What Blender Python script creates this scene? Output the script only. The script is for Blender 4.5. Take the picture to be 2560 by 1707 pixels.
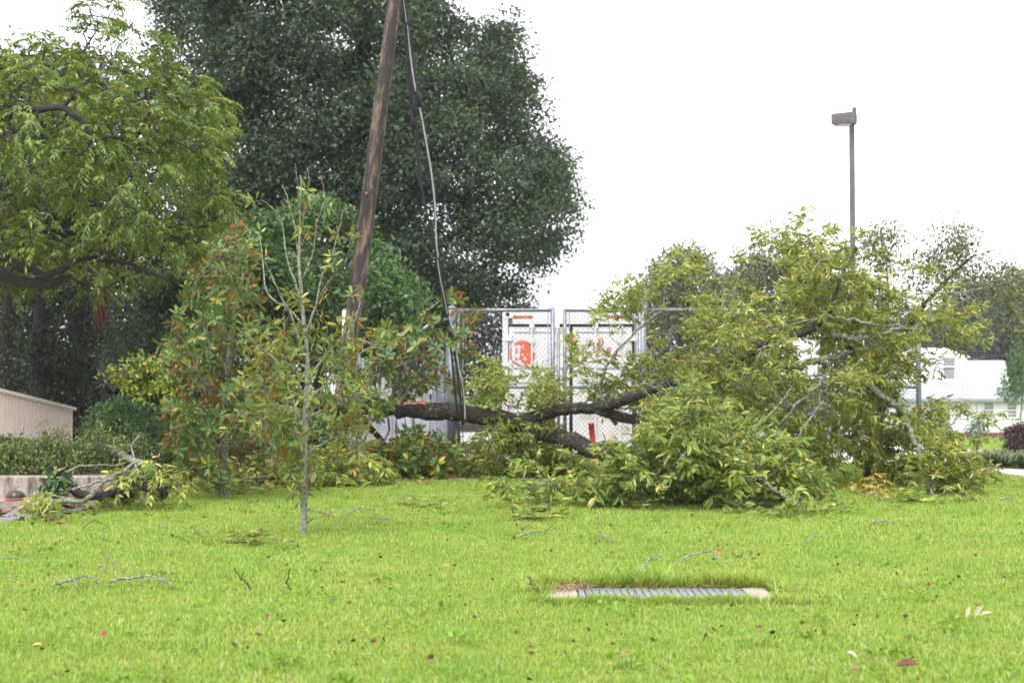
import bpy, math, random
import numpy as np
from mathutils import Vector, Matrix

for o in list(bpy.data.objects):
    bpy.data.objects.remove(o)
scene = bpy.context.scene
COL = scene.collection
R = math.radians
rng = np.random.default_rng(7)
random.seed(7)

# ------------------------------------------------------------------ camera, sky, sun, exposure
W0, H0, F0 = 2560.0, 1707.0, 3556.0            # the photograph's size and the lens in its pixels
CAM_H, PITCH = 1.3, math.atan((975 - H0 / 2) / F0)
cam_d = bpy.data.cameras.new('camera')
cam_d.sensor_width = 36.0
cam_d.lens = 36.0 * F0 / W0
cam_d.clip_start, cam_d.clip_end = 0.1, 2000
cam_d.dof.use_dof = True
cam_d.dof.focus_distance = 12.5
cam_d.dof.aperture_fstop = 2.7
cam = bpy.data.objects.new('camera', cam_d)
COL.objects.link(cam)
cam.location = (0, 0, CAM_H)
cam.rotation_euler = (R(90) + PITCH, 0, 0)
scene.camera = cam

SUN_EL, SUN_AZ = 58.0, 205.0                   # the sun behind cloud, high, over the camera's shoulder
world = bpy.data.worlds.new('World')
scene.world = world
world.use_nodes = True
wn, wl = world.node_tree.nodes, world.node_tree.links
bg = wn['Background']
sky = wn.new('ShaderNodeTexSky')
sky.sky_type = 'NISHITA'
sky.sun_disc = False
sky.sun_elevation = R(SUN_EL)
sky.sun_rotation = R(SUN_AZ)
sky.air_density, sky.dust_density, sky.ozone_density = 1.0, 4.0, 1.0
hs = wn.new('ShaderNodeHueSaturation')
hs.inputs['Saturation'].default_value = 0.12
mx = wn.new('ShaderNodeMix')
mx.data_type = 'RGBA'
mx.inputs['Factor'].default_value = 0.75       # an even cloud deck over the clear-sky light
mx.inputs[7].default_value = (9.6, 9.8, 10.2, 1)
wl.new(sky.outputs[0], hs.inputs['Color'])
wl.new(hs.outputs[0], mx.inputs[6])
wl.new(mx.outputs[2], bg.inputs['Color'])
bg.inputs['Strength'].default_value = 0.11
sun_d = bpy.data.lights.new('sun', 'SUN')
sun_d.energy = 1.3
sun_d.angle = R(25)
sun_d.color = (1.0, 0.97, 0.92)
sun = bpy.data.objects.new('sun', sun_d)
COL.objects.link(sun)
sun.rotation_euler = (R(90 - SUN_EL), 0, R(-(SUN_AZ - 180) ))
scene.view_settings.view_transform = 'Standard'
scene.view_settings.look = 'None'
scene.view_settings.exposure = 1.35
scene.view_settings.gamma = 1.0
scene.cycles.max_bounces = 7
scene.cycles.diffuse_bounces = 3
scene.cycles.transmission_bounces = 4
scene.cycles.transparent_max_bounces = 8
scene.cycles.use_denoising = True

# ------------------------------------------------------------------ helpers: places
CP, SP = math.cos(PITCH), math.sin(PITCH)
def P(px, py, Y):
    u, v = (px - W0 / 2) / F0, (H0 / 2 - py) / F0
    dy, dz = CP - v * SP, SP + v * CP
    t = Y / dy
    return np.array([u * t, Y, CAM_H + dz * t])
def G(px, py, z=0.0):
    u, v = (px - W0 / 2) / F0, (H0 / 2 - py) / F0
    dy, dz = CP - v * SP, SP + v * CP
    t = (z - CAM_H) / dz
    return np.array([u * t, dy * t, z])
def groundY(py):
    v = (H0 / 2 - py) / F0
    dz = SP + v * CP
    return 1e9 if dz >= -1e-4 else -CAM_H / dz * (CP - v * SP)
def ground_z(x, y):
    s = np.clip((y - 27) / 73.0, 0, 1)
    return -1.94 * s * s * (3 - 2 * s) * np.clip((x - 2.0) / 6.0, 0, 1)

# ------------------------------------------------------------------ helpers: objects
ORG = {}
def tag(o, label=None, cat=None, group=None, kind=None):
    if label: o['label'] = label
    if cat: o['category'] = cat
    if group: o['group'] = group
    if kind: o['kind'] = kind
    return o
def thing(name, loc, label, cat, group=None):
    o = bpy.data.objects.new(name, None)
    COL.objects.link(o)
    o.empty_display_size = 0.1
    o.location = loc
    ORG[o] = np.array(loc, float)
    return tag(o, label, cat, group)
def link(name, me, parent=None, mat=None):
    o = bpy.data.objects.new(name, me)
    COL.objects.link(o)
    if mat is not None and not me.materials: me.materials.append(mat)
    if parent is not None:
        o.parent = parent
        ORG[o] = ORG[parent]
    else:
        ORG[o] = np.zeros(3)
    return o
class MB:
    def __init__(s): s.v, s.f = [], []
    def add(s, vs, fs):
        n = len(s.v)
        s.v.extend(tuple(map(float, v)) for v in vs)
        s.f.extend(tuple(i + n for i in f) for f in fs)
        return s
    def box(s, lo, hi, M=None):
        x0, y0, z0 = lo; x1, y1, z1 = hi
        vs = [(x0,y0,z0),(x1,y0,z0),(x1,y1,z0),(x0,y1,z0),(x0,y0,z1),(x1,y0,z1),(x1,y1,z1),(x0,y1,z1)]
        if M is not None: vs = [M @ Vector(v) for v in vs]
        return s.add(vs, [(0,3,2,1),(4,5,6,7),(0,1,5,4),(1,2,6,5),(2,3,7,6),(3,0,4,7)])
    def bar(s, a, b, w, h, up=(0, 0, 1)):
        a, b = Vector(a), Vector(b)
        d = (b - a).normalized(); sd = d.cross(Vector(up)).normalized(); u = sd.cross(d)
        vs = [p + sd * (w / 2 * i) + u * (h / 2 * j) for p in (a, b) for i, j in ((-1,-1),(1,-1),(1,1),(-1,1))]
        return s.add(vs, [(0,1,2,3),(7,6,5,4),(0,4,5,1),(1,5,6,2),(2,6,7,3),(3,7,4,0)])
    def tube(s, pts, rad, n=6, cap=True, rough=0.0):
        pts = [np.asarray(p, float) for p in pts]
        if np.isscalar(rad): rad = [rad] * len(pts)
        ref = np.array([0.13, 0.21, 0.97])
        vs, fs = [], []
        m = len(pts)
        for i in range(m):
            t = pts[min(i + 1, m - 1)] - pts[max(i - 1, 0)]
            t = t / (np.linalg.norm(t) + 1e-9)
            if i == 0:
                a = np.cross(t, ref)
                if np.linalg.norm(a) < 0.2: a = np.cross(t, [1, 0, 0])
            else:
                a = a - t * np.dot(a, t)
            a = a / (np.linalg.norm(a) + 1e-9); b = np.cross(t, a)
            for k in range(n):
                q = 2 * math.pi * k / n
                rr = rad[i] * (1 + (random.uniform(-rough, rough) if rough else 0))
                vs.append(pts[i] + (a * math.cos(q) + b * math.sin(q)) * rr)
        for i in range(m - 1):
            for k in range(n):
                k2 = (k + 1) % n
                fs.append((i*n+k, i*n+k2, (i+1)*n+k2, (i+1)*n+k))
        if cap:
            fs.append(tuple(range(n - 1, -1, -1))); fs.append(tuple((m-1)*n + k for k in range(n)))
        return s.add(vs, fs)
    def build(s, name, mat, parent=None, smooth=False):
        o0 = ORG[parent] if parent is not None else np.zeros(3)
        me = bpy.data.meshes.new(name)
        v = np.array(s.v) - o0
        me.from_pydata([tuple(p) for p in v], [], s.f)
        if smooth: me.polygons.foreach_set('use_smooth', [True] * len(me.polygons))
        me.update()
        return link(name, me, parent, mat)
def spline(pts, n=6, jit=0.0):
    pts = [np.asarray(p, float) for p in pts]
    out = []
    for i in range(len(pts) - 1):
        p0, p1, p2, p3 = pts[max(i-1,0)], pts[i], pts[i+1], pts[min(i+2,len(pts)-1)]
        for k in range(n):
            t = k / n
            q = 0.5 * ((2*p1) + (p2-p0)*t + (2*p0-5*p1+4*p2-p3)*t*t + (3*p1-p0-3*p2+p3)*t**3)
            out.append(q + rng.normal(0, jit, 3) if jit and (i or k) else q)
    out.append(pts[-1])
    return out
def fast_mesh(name, V, quads, mat, parent=None):
    """V (n,3), quads (m,4) ints"""
    o0 = ORG[parent] if parent is not None else np.zeros(3)
    me = bpy.data.meshes.new(name)
    V = np.ascontiguousarray(V - o0, dtype=np.float32)
    k = quads.shape[1]
    me.vertices.add(len(V)); me.vertices.foreach_set('co', V.ravel())
    me.loops.add(quads.size); me.loops.foreach_set('vertex_index', quads.ravel().astype(np.int32))
    me.polygons.add(len(quads))
    me.polygons.foreach_set('loop_start', (np.arange(len(quads)) * k).astype(np.int32))
    me.update(calc_edges=True)
    return link(name, me, parent, mat)

# ------------------------------------------------------------------ helpers: materials
MATS = {}
def nodes(name):
    m = bpy.data.materials.new(name)
    m.use_nodes = True
    nt = m.node_tree
    return m, nt.nodes, nt.links, nt.nodes['Principled BSDF'], nt.nodes['Material Output']
def ramp(N, stops, interp='LINEAR'):
    r = N.new('ShaderNodeValToRGB')
    r.color_ramp.interpolation = interp
    el = r.color_ramp.elements
    while len(el) < len(stops): el.new(0.5)
    for e, (p, c) in zip(el, stops):
        e.position = p; e.color = (*c, 1)
    return r
def noise(N, L, scale, detail=4, rough=0.6, vec='Object', stretch=None):
    tc = N.new('ShaderNodeTexCoord')
    n = N.new('ShaderNodeTexNoise')
    n.inputs['Scale'].default_value = scale
    n.inputs['Detail'].default_value = detail
    n.inputs['Roughness'].default_value = rough
    src = tc.outputs['Object'] if vec == 'Object' else N.new('ShaderNodeNewGeometry').outputs['Position']
    if stretch:
        mp = N.new('ShaderNodeMapping')
        mp.inputs['Scale'].default_value = stretch
        L.new(src, mp.inputs['Vector']); src = mp.outputs['Vector']
    L.new(src, n.inputs['Vector'])
    return n.outputs['Fac']
def mix(N, L, fac, a, b, mode='MIX'):
    x = N.new('ShaderNodeMix'); x.data_type = 'RGBA'; x.blend_type = mode
    for sock, val in ((x.inputs['Factor'], fac), (x.inputs[6], a), (x.inputs[7], b)):
        if isinstance(val, (int, float)): sock.default_value = val
        elif isinstance(val, tuple): sock.default_value = (*val, 1)
        else: L.new(val, sock)
    return x.outputs[2]
def bump(N, L, bsdf, h, strength=0.4, dist=0.02):
    b = N.new('ShaderNodeBump')
    b.inputs['Strength'].default_value = strength; b.inputs['Distance'].default_value = dist
    L.new(h, b.inputs['Height']); L.new(b.outputs[0], bsdf.inputs['Normal'])
def plain(name, c1, c2, scale=6, rough=0.7, bumps=0.2, metal=0.0, stretch=None, lo=0.35, hi=0.65, spec=0.4):
    m, N, L, B, O = nodes(name)
    f = noise(N, L, scale, 5, 0.65, stretch=stretch)
    r = ramp(N, [(lo, c1), (hi, c2)])
    L.new(f, r.inputs[0]); L.new(r.outputs[0], B.inputs['Base Color'])
    B.inputs['Roughness'].default_value = rough
    B.inputs['Metallic'].default_value = metal
    B.inputs['Specular IOR Level'].default_value = spec
    if bumps: bump(N, L, B, noise(N, L, scale * 4, 4, stretch=stretch), bumps, 0.01)
    return m
def leafmat(name, stops, rough=0.42, trans=0.3, back=None, clump=0.9, tint=(1.15, 1.0, 0.6), spec=0.5, var=(0.75, 1.3)):
    """one colour per leaf, drifting from clump to clump; light passes through the blade"""
    m, N, L, B, O = nodes(name)
    g = N.new('ShaderNodeNewGeometry')
    r = ramp(N, stops)
    L.new(g.outputs['Random Per Island'], r.inputs[0])
    cl = noise(N, L, clump, 2)
    mr = N.new('ShaderNodeMapRange')
    mr.inputs[1].default_value = 0.35; mr.inputs[2].default_value = 0.65
    mr.inputs[3].default_value, mr.inputs[4].default_value = var
    L.new(cl, mr.inputs[0])
    h = N.new('ShaderNodeHueSaturation')
    L.new(r.outputs[0], h.inputs['Color']); L.new(mr.outputs[0], h.inputs['Value'])
    col = h.outputs[0]
    if back is not None:
        rb = ramp(N, back); L.new(g.outputs['Random Per Island'], rb.inputs[0])
        col = mix(N, L, g.outputs['Backfacing'], col, rb.outputs[0])
    L.new(col, B.inputs['Base Color'])
    B.inputs['Roughness'].default_value = rough
    B.inputs['Specular IOR Level'].default_value = spec
    if trans > 0:
        t = N.new('ShaderNodeBsdfTranslucent')
        L.new(mix(N, L, 1.0, col, tint, 'MULTIPLY'), t.inputs['Color'])
        ms = N.new('ShaderNodeMixShader'); ms.inputs[0].default_value = trans
        L.new(B.outputs[0], ms.inputs[1]); L.new(t.outputs[0], ms.inputs[2]); L.new(ms.outputs[0], O.inputs[0])
    return m
def barkmat(name, c1, c2, lichen=None, amount=0.6, scale=9, lscale=7, stretch=None):
    m, N, L, B, O = nodes(name)
    f = noise(N, L, scale, 8, 0.7, stretch=stretch)
    r = ramp(N, [(0.35, c1), (0.68, c2)]); L.new(f, r.inputs[0])
    col = r.outputs[0]
    if lichen:
        k = noise(N, L, lscale, 6, 0.75)
        kr = ramp(N, [(amount - 0.05, (0, 0, 0)), (amount + 0.05, (1, 1, 1))]); L.new(k, kr.inputs[0])
        col = mix(N, L, kr.outputs[0], col, lichen)
    L.new(col, B.inputs['Base Color'])
    B.inputs['Roughness'].default_value = 0.85
    bump(N, L, B, noise(N, L, scale * 1.3, 8, 0.75, stretch=stretch), 1.0, 0.05)
    return m

G3 = lambda *c: c
M = {}
# greens (albedo)
M['pecan'] = leafmat('pecan_leaf', [(0, (.06,.12,.02)), (.45, (.115,.19,.03)), (.8, (.18,.25,.045)), (.97, (.28,.29,.05)), (1, (.34,.26,.05))], rough=.4, trans=.34, spec=.4)
M['pecan_fallen'] = leafmat('fallen_pecan_leaf', [(0, (.075,.14,.022)), (.4, (.15,.22,.034)), (.72, (.26,.32,.05)), (.92, (.46,.45,.12)), (1, (.52,.38,.07))], rough=.42, trans=.36, spec=.35,
    back=[(0, (.18,.23,.05)), (.6, (.30,.34,.09)), (1, (.55,.54,.26))])
M['pile'] = leafmat('bough_leaf', [(0, (.085,.16,.026)), (.4, (.16,.25,.036)), (.72, (.28,.35,.06)), (.92, (.45,.46,.11)), (1, (.55,.42,.08))], rough=.36, trans=.34, spec=.4,
    back=[(0, (.16,.235,.07)), (.8, (.27,.33,.11)), (1, (.4,.42,.18))])
M['oak'] = leafmat('hazed_oak_leaf', [(0, (.045,.075,.05)), (.5, (.07,.108,.07)), (.9, (.10,.142,.083)), (1, (.17,.20,.075))], rough=.6, trans=.34, clump=.35, spec=.2)  # leaf colour greyed and lightened to carry some of the haze
M['shrub'] = leafmat('shrub_leaf', [(0, (.03,.08,.025)), (.6, (.065,.145,.04)), (.93, (.12,.21,.05)), (1, (.24,.26,.05))], rough=.45, trans=.3)
M['dull'] = leafmat('dull_leaf', [(0, (.035,.06,.033)), (.6, (.055,.088,.048)), (1, (.09,.12,.06))], rough=.5, trans=.25)
M['wood_dark'] = leafmat('shaded_woodland_leaf', [(0, (.018,.03,.014)), (.6, (.03,.048,.02)), (1, (.05,.07,.028))], rough=.6, trans=.2)  # albedo set low so the colour itself carries the closed canopy's shade
M['azalea'] = leafmat('azalea_leaf', [(0, (.06,.055,.025)), (.2, (.075,.12,.026)), (.7, (.12,.17,.04)), (1, (.19,.22,.06))], rough=.45, trans=.25)
M['hedge'] = leafmat('hedge_leaf', [(0, (.04,.095,.03)), (.6, (.07,.15,.042)), (1, (.13,.2,.055))], rough=.45, trans=.25)
M['magnolia'] = leafmat('magnolia_leaf', [(0, (.06,.11,.026)), (.5, (.115,.185,.034)), (.84, (.21,.27,.045)), (.96, (.38,.37,.06)), (1, (.48,.32,.04))], rough=.36, trans=.26, spec=.35,
    back=[(0, (.22,.12,.035)), (.18, (.28,.16,.045)), (.3, (.18,.19,.05)), (.8, (.26,.27,.07)), (1, (.4,.38,.1))])
M['magnolia_dark'] = leafmat('second_magnolia_leaf', [(0, (.045,.10,.022)), (.6, (.085,.155,.03)), (.88, (.16,.22,.04)), (1, (.38,.27,.04))], rough=.38, trans=.22, spec=.3,
    back=[(0, (.20,.095,.025)), (.25, (.28,.14,.035)), (.38, (.12,.14,.045)), (1, (.2,.21,.07))])
M['vine'] = leafmat('vine_leaf', [(0, (.12,.20,.03)), (.6, (.20,.29,.04)), (.9, (.34,.34,.05)), (1, (.5,.3,.05))], rough=.45, trans=.35)
M['yellow'] = leafmat('yellow_leaf', [(0, (.26,.22,.04)), (.6, (.36,.29,.05)), (1, (.42,.34,.10))], rough=.45, trans=.3)
M['myrtle'] = leafmat('myrtle_leaf', [(0, (.065,.10,.04)), (.6, (.105,.145,.058)), (.9, (.17,.19,.07)), (.96, (.16,.09,.05)), (1, (.2,.10,.06))], rough=.5, trans=.3)
M['hazy'] = leafmat('far_tree_leaf', [(0, (.10,.12,.06)), (.6, (.14,.16,.075)), (1, (.19,.2,.09))], rough=.6, trans=.3)
M['far_dark'] = leafmat('hazed_far_tree_leaf', [(0, (.045,.055,.045)), (.6, (.06,.07,.055)), (1, (.085,.095,.065))], rough=.7, trans=.2, clump=.15)  # paler leaf colour, distant haze partly painted into it
M['burgundy'] = leafmat('burgundy_leaf', [(0, (.045,.02,.03)), (.6, (.07,.03,.04)), (1, (.10,.05,.05))], rough=.5, trans=.2)
M['blade'] = leafmat('strap_leaf', [(0, (.06,.11,.035)), (.6, (.11,.17,.05)), (1, (.26,.28,.12))], rough=.4, trans=.25)
M['litter'] = leafmat('dead_leaf', [(0, (.06,.035,.02)), (.35, (.11,.055,.026)), (.6, (.16,.075,.03)), (.75, (.05,.075,.02)), (.9, (.20,.17,.07)), (1, (.34,.22,.06))], rough=.95, trans=.05, spec=.05)
M['needles'] = leafmat('straw', [(0, (.22,.13,.07)), (1, (.36,.24,.14))], rough=.8, trans=.1)
# bark
M['bark_dark'] = barkmat('dark_bark', (.010,.0075,.0065), (.042,.032,.027), scale=16)
M['bark_wet'] = barkmat('wet_lichened_bark', (.010,.007,.005), (.065,.045,.036), lichen=(.20,.21,.15), amount=.60, scale=26, lscale=20, stretch=(.55,1.3,1.3))
M['bark_lichen'] = barkmat('lichen_bark', (.07,.055,.042), (.19,.165,.13), lichen=(.30,.335,.235), amount=.50, scale=18, lscale=24)
M['bark_sapling'] = barkmat('pale_lichen_bark', (.10,.085,.065), (.22,.195,.155), lichen=(.36,.40,.29), amount=.47, scale=18, lscale=26)
M['bark_twig'] = barkmat('pale_twig', (.13,.10,.08), (.30,.27,.22), lichen=(.55,.57,.5), amount=.52, scale=25, lscale=40)
M['bark_twig_dark'] = barkmat('dark_twig', (.03,.022,.016), (.08,.06,.045), scale=25)
M['bark_red'] = barkmat('young_twig', (.14,.085,.06), (.26,.2,.16), lichen=(.45,.48,.38), amount=.55, scale=25, lscale=30)
M['split'] = plain('split_wood', (.36,.15,.07), (.52,.28,.14), 18, .7, .5, lo=.35, hi=.7)
M['split_pale'] = plain('fresh_wood', (.45,.27,.15), (.6,.44,.28), 18, .7, .5)
M['pole'] = None
m, N, L, B, O = nodes('weathered_pole')
f1 = noise(N, L, 5, 7, .7, stretch=(1.5, 1.5, .38)); f2 = noise(N, L, 14, 6, .7, stretch=(2.5, 2.5, .12))
r1 = ramp(N, [(.42, (.022,.017,.016)), (.51, (.045,.032,.028)), (.56, (.135,.098,.070)), (.72, (.26,.20,.145))]); L.new(f1, r1.inputs[0])
r2 = ramp(N, [(.3, (.55,.5,.5)), (.7, (1.15,1.1,1.05))]); L.new(f2, r2.inputs[0])
L.new(mix(N, L, 1.0, r1.outputs[0], r2.outputs[0], 'MULTIPLY'), B.inputs['Base Color'])
B.inputs['Roughness'].default_value = .75; bump(N, L, B, f2, .6, .02)
M['pole'] = m
M['black'] = plain('black_rubber', (.009,.009,.011), (.018,.018,.021), 10, .7, 0, spec=.15)
M['cable_grey'] = plain('bare_cable', (.15,.145,.145), (.23,.22,.22), 20, .55, 0, spec=.3)
M['steel'] = plain('galvanised_steel', (.15,.165,.19), (.24,.255,.285), 9, .42, .05, metal=.35)
M['wire'] = plain('fence_wire', (.10,.105,.115), (.18,.185,.20), 9, .6, 0, metal=.2)
M['slat'] = plain('grey_slat', (.25,.25,.31), (.37,.37,.44), 5, .5, .05)
m, N, L, B, O = nodes('white_container_paint')
k = noise(N, L, 1.6, 8, .72, stretch=(1.4, 1, .6)); kr = ramp(N, [(.35, (.66,.655,.66)), (.56, (.62,.61,.605)), (.63, (.55,.50,.45)), (.72, (.46,.36,.27))]); L.new(k, kr.inputs[0])
L.new(kr.outputs[0], B.inputs['Base Color']); B.inputs['Roughness'].default_value = .55; bump(N, L, B, k, .1, .01); M['cont'] = m
m, N, L, B, O = nodes('rusting_container_paint')
k = noise(N, L, 3.2, 7, .75); kr = ramp(N, [(.57, (.74,.72,.71)), (.61, (.70,.48,.30)), (.70, (.40,.14,.05))]); L.new(k, kr.inputs[0])
L.new(kr.outputs[0], B.inputs['Base Color']); B.inputs['Roughness'].default_value = .65
M['cont_rust'] = m
M['gasket'] = plain('door_gasket', (.015,.015,.018), (.04,.04,.045), 10, .6, 0)
m, N, L, B, O = nodes('worn_orange_paint')
k = noise(N, L, 10, 7, .75); kr = ramp(N, [(.64, (.62,.11,.045)), (.68, (.78,.72,.70))]); L.new(k, kr.inputs[0])
L.new(kr.outputs[0], B.inputs['Base Color']); B.inputs['Roughness'].default_value = .6
M['orange_paint'] = m
M['red_paint'] = plain('faded_red_paint', (.45,.08,.05), (.55,.17,.12), 20, .6, 0)
M['rust'] = plain('rust', (.30,.07,.03), (.55,.20,.09), 16, .85, .3)
M['orange_tube'] = plain('orange_plastic', (.72,.07,.022), (.80,.10,.03), 4, .45, 0)
M['band'] = plain('white_band', (.7,.7,.7), (.8,.8,.8), 6, .4, 0)
M['lamp'] = plain('bronze_lamp_paint', (.085,.073,.082), (.12,.105,.115), 6, .5, .05)
M['lens'] = plain('lamp_lens', (.45,.42,.42), (.55,.52,.5), 6, .25, 0)
M['beige'] = plain('beige_painted_wood', (.66,.56,.50), (.76,.67,.61), 3.5, .6, .12, stretch=(6,6,.6))
M['concrete'] = plain('weathered_concrete', (.10,.078,.062), (.36,.30,.26), 5, .9, .4, stretch=(2.6,2.6,.55), lo=.38, hi=.62)
M['kerb'] = plain('stained_kerb_concrete', (.20,.15,.125), (.34,.27,.235), 5, .9, .35)
M['pale_concrete'] = plain('pale_concrete', (.42,.40,.38), (.55,.52,.50), 2.2, .85, .2)
M['pink_concrete'] = plain('drain_concrete', (.27,.215,.19), (.36,.30,.27), 7, .85, .3)
M['grate'] = plain('grey_grate_steel', (.13,.13,.16), (.22,.22,.26), 12, .6, .15, metal=.1)
M['dark_pit'] = plain('drain_pit', (.02,.02,.02), (.04,.04,.04), 5, .9, 0)
m, N, L, B, O = nodes('wet_asphalt')
a1 = noise(N, L, 120, 3, .7); ar = ramp(N, [(.35, (.11,.11,.125)), (.65, (.23,.225,.25))]); L.new(a1, ar.inputs[0]); L.new(ar.outputs[0], B.inputs['Base Color'])
B.inputs['Roughness'].default_value = .6; bump(N, L, B, a1, .4, .01); M['asphalt'] = m
M['mulch'] = plain('red_brown_mulch', (.07,.03,.022), (.17,.08,.055), 40, .9, .7)
M['soil'] = plain('leafy_soil', (.045,.03,.02), (.10,.065,.04), 25, .95, .6)
M['white_siding'] = plain('white_siding', (.74,.75,.78), (.82,.82,.84), 1.2, .6, .02)
M['metal_roof'] = plain('pale_metal_roof', (.24,.25,.29), (.30,.31,.35), 1.5, .45, .02)
M['white_roof'] = plain('white_metal_roof', (.74,.74,.76), (.82,.82,.83), 1.0, .5, .02)
M['chimney'] = plain('grey_chimney', (.20,.19,.20), (.28,.27,.28), 3, .8, .2)
M['brick'] = plain('red_brick_footing', (.22,.05,.045), (.32,.10,.085), 9, .85, .2)
M['pane'] = plain('window_glass', (.20,.20,.19), (.33,.32,.31), .8, .12, 0, spec=.6)
M['pane_pale'] = plain('blind_covered_glass', (.60,.60,.62), (.68,.68,.70), .8, .3, 0)
M['blue'] = plain('pale_blue_paint', (.13,.19,.33), (.20,.27,.42), 3, .45, .03)
M['dome'] = plain('dark_dome_metal', (.014,.013,.018), (.05,.035,.03), 9, .28, .15)
M['bag'] = plain('white_plastic', (.75,.75,.77), (.82,.82,.83), 5, .5, .1)
m, N, L, B, O = nodes('lawn_soil')
la = noise(N, L, 1.1, 6, .7, vec='pos'); lb = noise(N, L, 60, 4, .75, vec='pos')
lr = ramp(N, [(.3, (.12,.19,.022)), (.55, (.16,.22,.03)), (.75, (.20,.21,.05))]); L.new(la, lr.inputs[0])
l2 = ramp(N, [(.3, (.55,.6,.5)), (.65, (1.1,1.1,1.1))]); L.new(lb, l2.inputs[0])
L.new(mix(N, L, 1.0, lr.outputs[0], l2.outputs[0], 'MULTIPLY'), B.inputs['Base Color'])
B.inputs['Roughness'].default_value = .9; B.inputs['Specular IOR Level'].default_value = .1; bump(N, L, B, lb, .6, .03); M['lawn'] = m
m, N, L, B, O = nodes('grass_blade')
gi = N.new('ShaderNodeNewGeometry'); gr = ramp(N, [(0, (.07,.13,.018)), (.13, (.15,.27,.024)), (.38, (.245,.39,.032)), (.66, (.34,.475,.05)), (.82, (.43,.56,.13)), (.90, (.54,.60,.27)), (.95, (.50,.43,.20)), (1, (.40,.25,.13))])
L.new(gi.outputs['Random Per Island'], gr.inputs[0])
gn = noise(N, L, 1.3, 7, .72, vec='pos'); g2 = ramp(N, [(.3, (.74,.88,.85)), (.5, (1,1,1.1)), (.7, (1.22,1.03,1.5))]); L.new(gn, g2.inputs[0])
gc = mix(N, L, 1.0, gr.outputs[0], g2.outputs[0], 'MULTIPLY')
L.new(gc, B.inputs['Base Color']); B.inputs['Roughness'].default_value = .45; B.inputs['Specular IOR Level'].default_value = .35
tb = N.new('ShaderNodeBsdfTranslucent'); L.new(mix(N, L, 1.0, gc, (1.1,1.0,.6), 'MULTIPLY'), tb.inputs['Color'])
gm = N.new('ShaderNodeMixShader'); gm.inputs[0].default_value = .38; L.new(B.outputs[0], gm.inputs[1]); L.new(tb.outputs[0], gm.inputs[2]); L.new(gm.outputs[0], O.inputs[0])
M['grass'] = m

# ------------------------------------------------------------------ helpers: leaves and branches
def unit(a): return a / (np.linalg.norm(a, axis=-1, keepdims=True) + 1e-9)
T_LANCE = np.array([(0,0,0), (.28,.5,.04), (.66,.36,.0), (1,0,-.16), (.66,-.36,.0), (.28,-.5,.04)])
T_OVAL = np.array([(0,0,0), (.35,.46,.05), (.75,.42,.03), (1,0,-.06), (.75,-.42,.03), (.35,-.46,.05)])
T_KITE = np.array([(0,0,0), (.45,.5,.10), (1,0,-.05), (.45,-.5,.10)])
def leaf_frames(D, Nn):
    D = unit(D); S = unit(np.cross(Nn, D)); N2 = np.cross(D, S)
    return D, S, N2
def bake(name, tmpl, C, D, Nn, Ln, Wd, mat, parent, kind=None):
    D, S, N2 = leaf_frames(D, Nn)
    k = len(tmpl)
    V = (C[:, None] + D[:, None] * (tmpl[:, 0][None, :, None] * Ln[:, None, None])
         + S[:, None] * (tmpl[:, 1][None, :, None] * Wd[:, None, None]) + N2[:, None] * (tmpl[:, 2][None, :, None] * Ln[:, None, None]))
    base = (np.arange(len(C)) * k)[:, None]
    if k == 6: q = np.stack([base + np.array([0, 5, 4, 3]), base + np.array([0, 3, 2, 1])], 1).reshape(-1, 4)
    else: q = (base + np.array([0, 3, 2, 1])).reshape(-1, 4)
    o = fast_mesh(name, V.reshape(-1, 3), q, mat, parent)
    if kind: o['kind'] = kind
    return o
def single_leaves(name, tmpl, C, D, Nn, Ln, Wd, mat, parent, variants=3):
    """each leaf an object of its own, sharing a few meshes"""
    D, S, N2 = leaf_frames(D, Nn)
    ms = []
    for i in range(variants):
        t = tmpl.copy(); t[:, 2] += rng.normal(0, .03, len(t)) * (t[:, 0] > 0); t[:, 1] *= .34 + .05 * i
        me = bpy.data.meshes.new(name)
        me.from_pydata([tuple(x) for x in t], [], [(0, 5, 4, 3), (0, 3, 2, 1)])
        me.materials.append(mat); ms.append(me)
    o0 = ORG[parent]
    for i in range(len(C)):
        o = bpy.data.objects.new(name, ms[i % variants]); COL.objects.link(o); o.parent = parent
        c = C[i] - o0
        o.matrix_local = Matrix(((*(D[i] * Ln[i])[:1], S[i][0] * Ln[i], N2[i][0] * Ln[i], c[0]),
                                 (D[i][1] * Ln[i], S[i][1] * Ln[i], N2[i][1] * Ln[i], c[1]),
                                 (D[i][2] * Ln[i], S[i][2] * Ln[i], N2[i][2] * Ln[i], c[2]), (0, 0, 0, 1)))
def rdir(n): return unit(rng.normal(0, 1, (n, 3)))
def ball_leaves(C, n, spread, L, wr=.5, up=.7, flat=.65, droop=.25):
    """leafy clump round each centre: an uneven dome of leaves"""
    k = len(C); sp = spread * rng.uniform(.6, 1.4, k)
    o = rdir(k * n) * (rng.uniform(0, 1, (k * n, 1)) ** .45)
    o[:, 2] *= flat
    pos = np.repeat(C, n, 0) + o * np.repeat(sp, n)[:, None]
    D = unit(o) * .7 + rdir(k * n) * .8 + np.array([0, 0, -droop])
    Nn = np.array([0, 0, up]) + rdir(k * n) * .7 + unit(o) * .35
    Ln = L * rng.uniform(.6, 1.25, k * n)
    return pos, D, Nn, Ln, Ln * wr * rng.uniform(.8, 1.2, k * n)
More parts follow.
